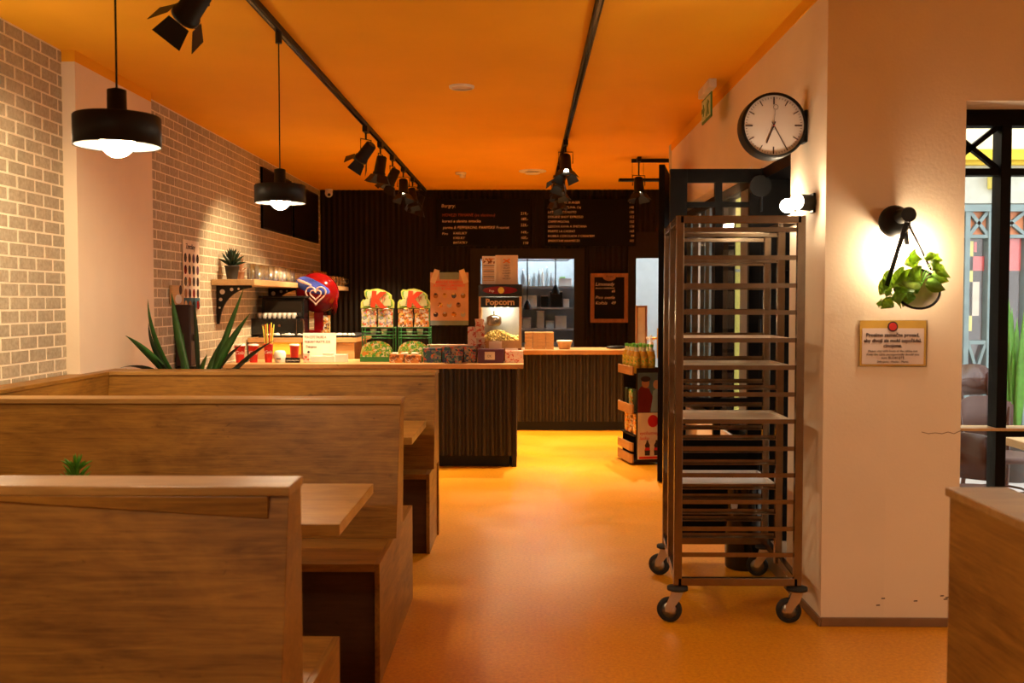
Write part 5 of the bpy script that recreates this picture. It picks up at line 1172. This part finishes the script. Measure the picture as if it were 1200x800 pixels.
# cross track with hanging bar by the right end
cy_ = 10.1; a = W(740, 190, cy_).x
t = thing('lighting_track', (1.5, cy_, HC), 'short black cross track at the right above the kitchen doorway', 'lighting track')
B(a, 2.6, cy_-.018, cy_+.018, HC-.035, HC).build('rail', M['black'], t)
zq = W(750, 211, cy_).z; t2 = thing('hanging_bar', (1.5, cy_, zq), 'flat black bar hanging on thin wires under the cross track', 'bar')
B(W(725, 211, cy_).x, 2.4, cy_-.05, cy_+.05, zq-.012, zq+.012).build('bar', M['black'], t2)
for px in (741, 754): x = W(px, 200, cy_).x; MB().tube((x, cy_, zq), (x, cy_, HC-.03), .002, n=6).build('wire', M['black'], t2)
head(W(747, 205, cy_).x, cy_-.12, (1.2, 9.4, 0), SPOT_W*1.6, 'single barn door spotlight on the cross track at the right', RG, drop=.28, ceil=HC-.0)

# ceiling discs, detector, camera
def disc(px, py, r, label, name='ceiling_speaker', cat='speaker'):
    p = WZ(px, py, HC); t = thing(name, (p.x, p.y, HC-.012), label, cat)
    MB().lathe([(r, .012), (r*.98, .0), (r*.86, -.004), (r*.82, .0)], (p.x, p.y, HC-.012), 32, cap=False).build('rim', M['white'], t); MB().lathe([(r*.84, .004), (.001, .002)], (p.x, p.y, HC-.012), 32, cap=False).build('grille', plain('peach_grille', (.62, .48, .38), .6), t)
disc(541, 101, .085, 'round white ceiling speaker nearest the middle of the ceiling')
p = WZ(624, 200, HC); t = thing('ceiling_vent', (p.x, p.y, HC-.04), 'round white ceiling vent with dark gap near the middle track', 'vent')
MB().lathe([(.15, .04), (.15, .03), (.11, .02), (.10, .035)], t.location, 32, cap=False).build('rim', M['white'], t); MB().lathe([(.001, .0), (.075, .004), (.085, .014)], t.location, 32, cap=False).build('plate', M['white'], t); MB().lathe([(.10, .036), (.001, .036)], t.location, 24, cap=False).build('throat', M['black'], t)
p = WZ(540, 202, HC); t = thing('smoke_detector', (p.x, p.y, HC-.06), 'small white stepped smoke detector on the orange ceiling', 'smoke detector')
MB().lathe([(.06, .06), (.06, .04), (.05, .035)], t.location, 24).build('base', M['white'], t); MB().lathe([(.032, .035), (.035, .01), (.02, 0)], t.location+Vector((.02, 0, 0)), 20).build('sensor', M['white'], t)
p = W(385, 228, YB-.15); t = thing('security_camera', (p.x, YB-.12, HC-.09), 'small white dome camera in the far left ceiling corner', 'camera')
MB().tube((p.x, YB-.12, HC-.03), (p.x, YB-.12, HC), .05).build('base', M['white'], t); MB().ball((p.x, YB-.13, HC-.055), .05, 20, 12).build('dome', M['white'], t); MB().ball((p.x+.01, YB-.17, HC-.075), .02).build('lens', M['blackgloss'], t)

# ------------------------------------------------------------------ kitchen contents
KYY = 14.3
ks = thing('steel_shelving', (0, KYY, 0), 'grey steel kitchen shelving seen through the hatch', 'shelving')
kx0, kx1 = -1.2, 1.05
kz = [W(650, y, KYY).z for y in (335, 360, 385)]
for z in kz: B(kx0, kx1, KYY, KYY+.4, z-.025, z).build('shelf', M['steel_dark'], ks)
B(kx0, kx1, KYY-.1, KYY+.4, .82, .86).build('worktop', M['steel_dark'], ks)
for x in (kx0, kx1-.03): B(x, x+.03, KYY+.37, KYY+.40, 0, 1.9).build('post', M['steel_dark'], ks)
B(kx0, kx1, KYY+.41, KYY+.42, .1, 2.6).build('back_sheet', plain('grey_kitchen_wall', (.34, .38, .40), .5), ks)
B(kx0, kx1, KYY-.08, KYY+.4, 0.05, .82).build('cupboard', M['steel_dark'], ks)
hd = thing('extractor_hood', (0, 13.9, 2.0), 'steel extractor hood across the top of the hatch view', 'hood')
MB().prism([(13.5, 2.02), (14.3, 2.02), (14.3, 2.35), (13.6, 2.10)], -1.2, W(668, 310, 13.6).x, 'yz').build('canopy', M['steel_dark'], hd)
def kit(name, px0, px1, ptop, lvl, mat, label, cat, grp=None, rnd_=False):
    Y = KYY+.06; x0, x1 = W(px0, 350, Y).x, W(px1, 350, Y).x; z0 = lvl; z1 = W(px0, ptop, Y).z; c = ((x0+x1)/2, Y+.08, z0); r = (x1-x0)/2; h = z1-z0
    t = thing(name, c, label, cat, grp)
    if rnd_: MB().lathe([(r*.9, 0), (r, .02), (r, h*.62), (r*.35, h*.82), (r*.35, h), (.001, h)], c, 16).build('body', mat, t); MB().lathe([(r*.4, h*.98), (r*.4, h*1.05), (.001, h*1.05)], c, 12).build('cap', M['white'], t)
    else: B(x0, x1, Y, Y+.2, z0, z1-.012).build('body', mat, t, .006); B(x0-.004, x1+.004, Y-.004, Y+.204, z1-.014, z1).build('lid', M['white'], t, .003)
greys = [plain('grey_steel_item', (.42, .45, .47), .3, .5), M['white'], plain('pale_blue_item', (.45, .52, .55), .4), M['black']]
for i, (a, b, y) in enumerate(((610, 616, 316), (617.5, 622, 322), (623, 629, 320), (630, 633.5, 316), (634, 638, 315), (639, 643, 313), (644, 648, 319), (649, 652, 322))):
    kit('kitchen_bottle', a, b, y, kz[0], greys[i % 3], '%s bottle from the left on the top kitchen shelf' % words[i], 'bottle', 'bottles on the top kitchen shelf', True)
kit('food_box', 655, 670, 326, kz[0], M['white'], 'white food box with green lid rim at the right of the top kitchen shelf', 'box')
tag(B(W(656, 326, KYY).x, W(663, 326, KYY).x, KYY+.1, KYY+.2, W(656, 326, KYY+.06).z, W(656, 324, KYY).z).build('herb_bunch', M['leaflight'], None, .01), 'green herbs lying on the white food box', 'herbs')
for i, (a, b, y, m_) in enumerate(((613, 629, 346, 1), (634, 642, 346, 3), (645, 659, 341, 3), (660, 667, 350, 1))):
    kit('kitchen_box', a, b, y, kz[1], greys[m_], '%s container from the left on the middle kitchen shelf' % words[i], 'container')
for i, (a, b, y, m_) in enumerate(((612, 622, 372, 0), (629, 638, 364, 0), (640, 649, 376, 2), (651, 664, 370, 1))):
    kit('kitchen_box', a, b, y, kz[2], greys[m_], '%s container from the left on the bottom kitchen shelf' % words[i], 'container')
for i, px in enumerate((618, 651)):
    p = W(px, 340 if i else 358, 13.25); t = thing('heat_lamp', (p.x, 13.25, p.z), ('left', 'right')[i]+' black heat lamp hanging on a cable inside the kitchen hatch', 'lamp')
    MB().tube((p.x, 13.25, p.z), (p.x, 13.25, HC), .008).build('cable', M['black'], t); MB().lathe([(.055, -.05), (.05, .0), (.025, .05), (.015, .07)], (p.x, 13.25, p.z), 20).build('shade', M['black'], t)
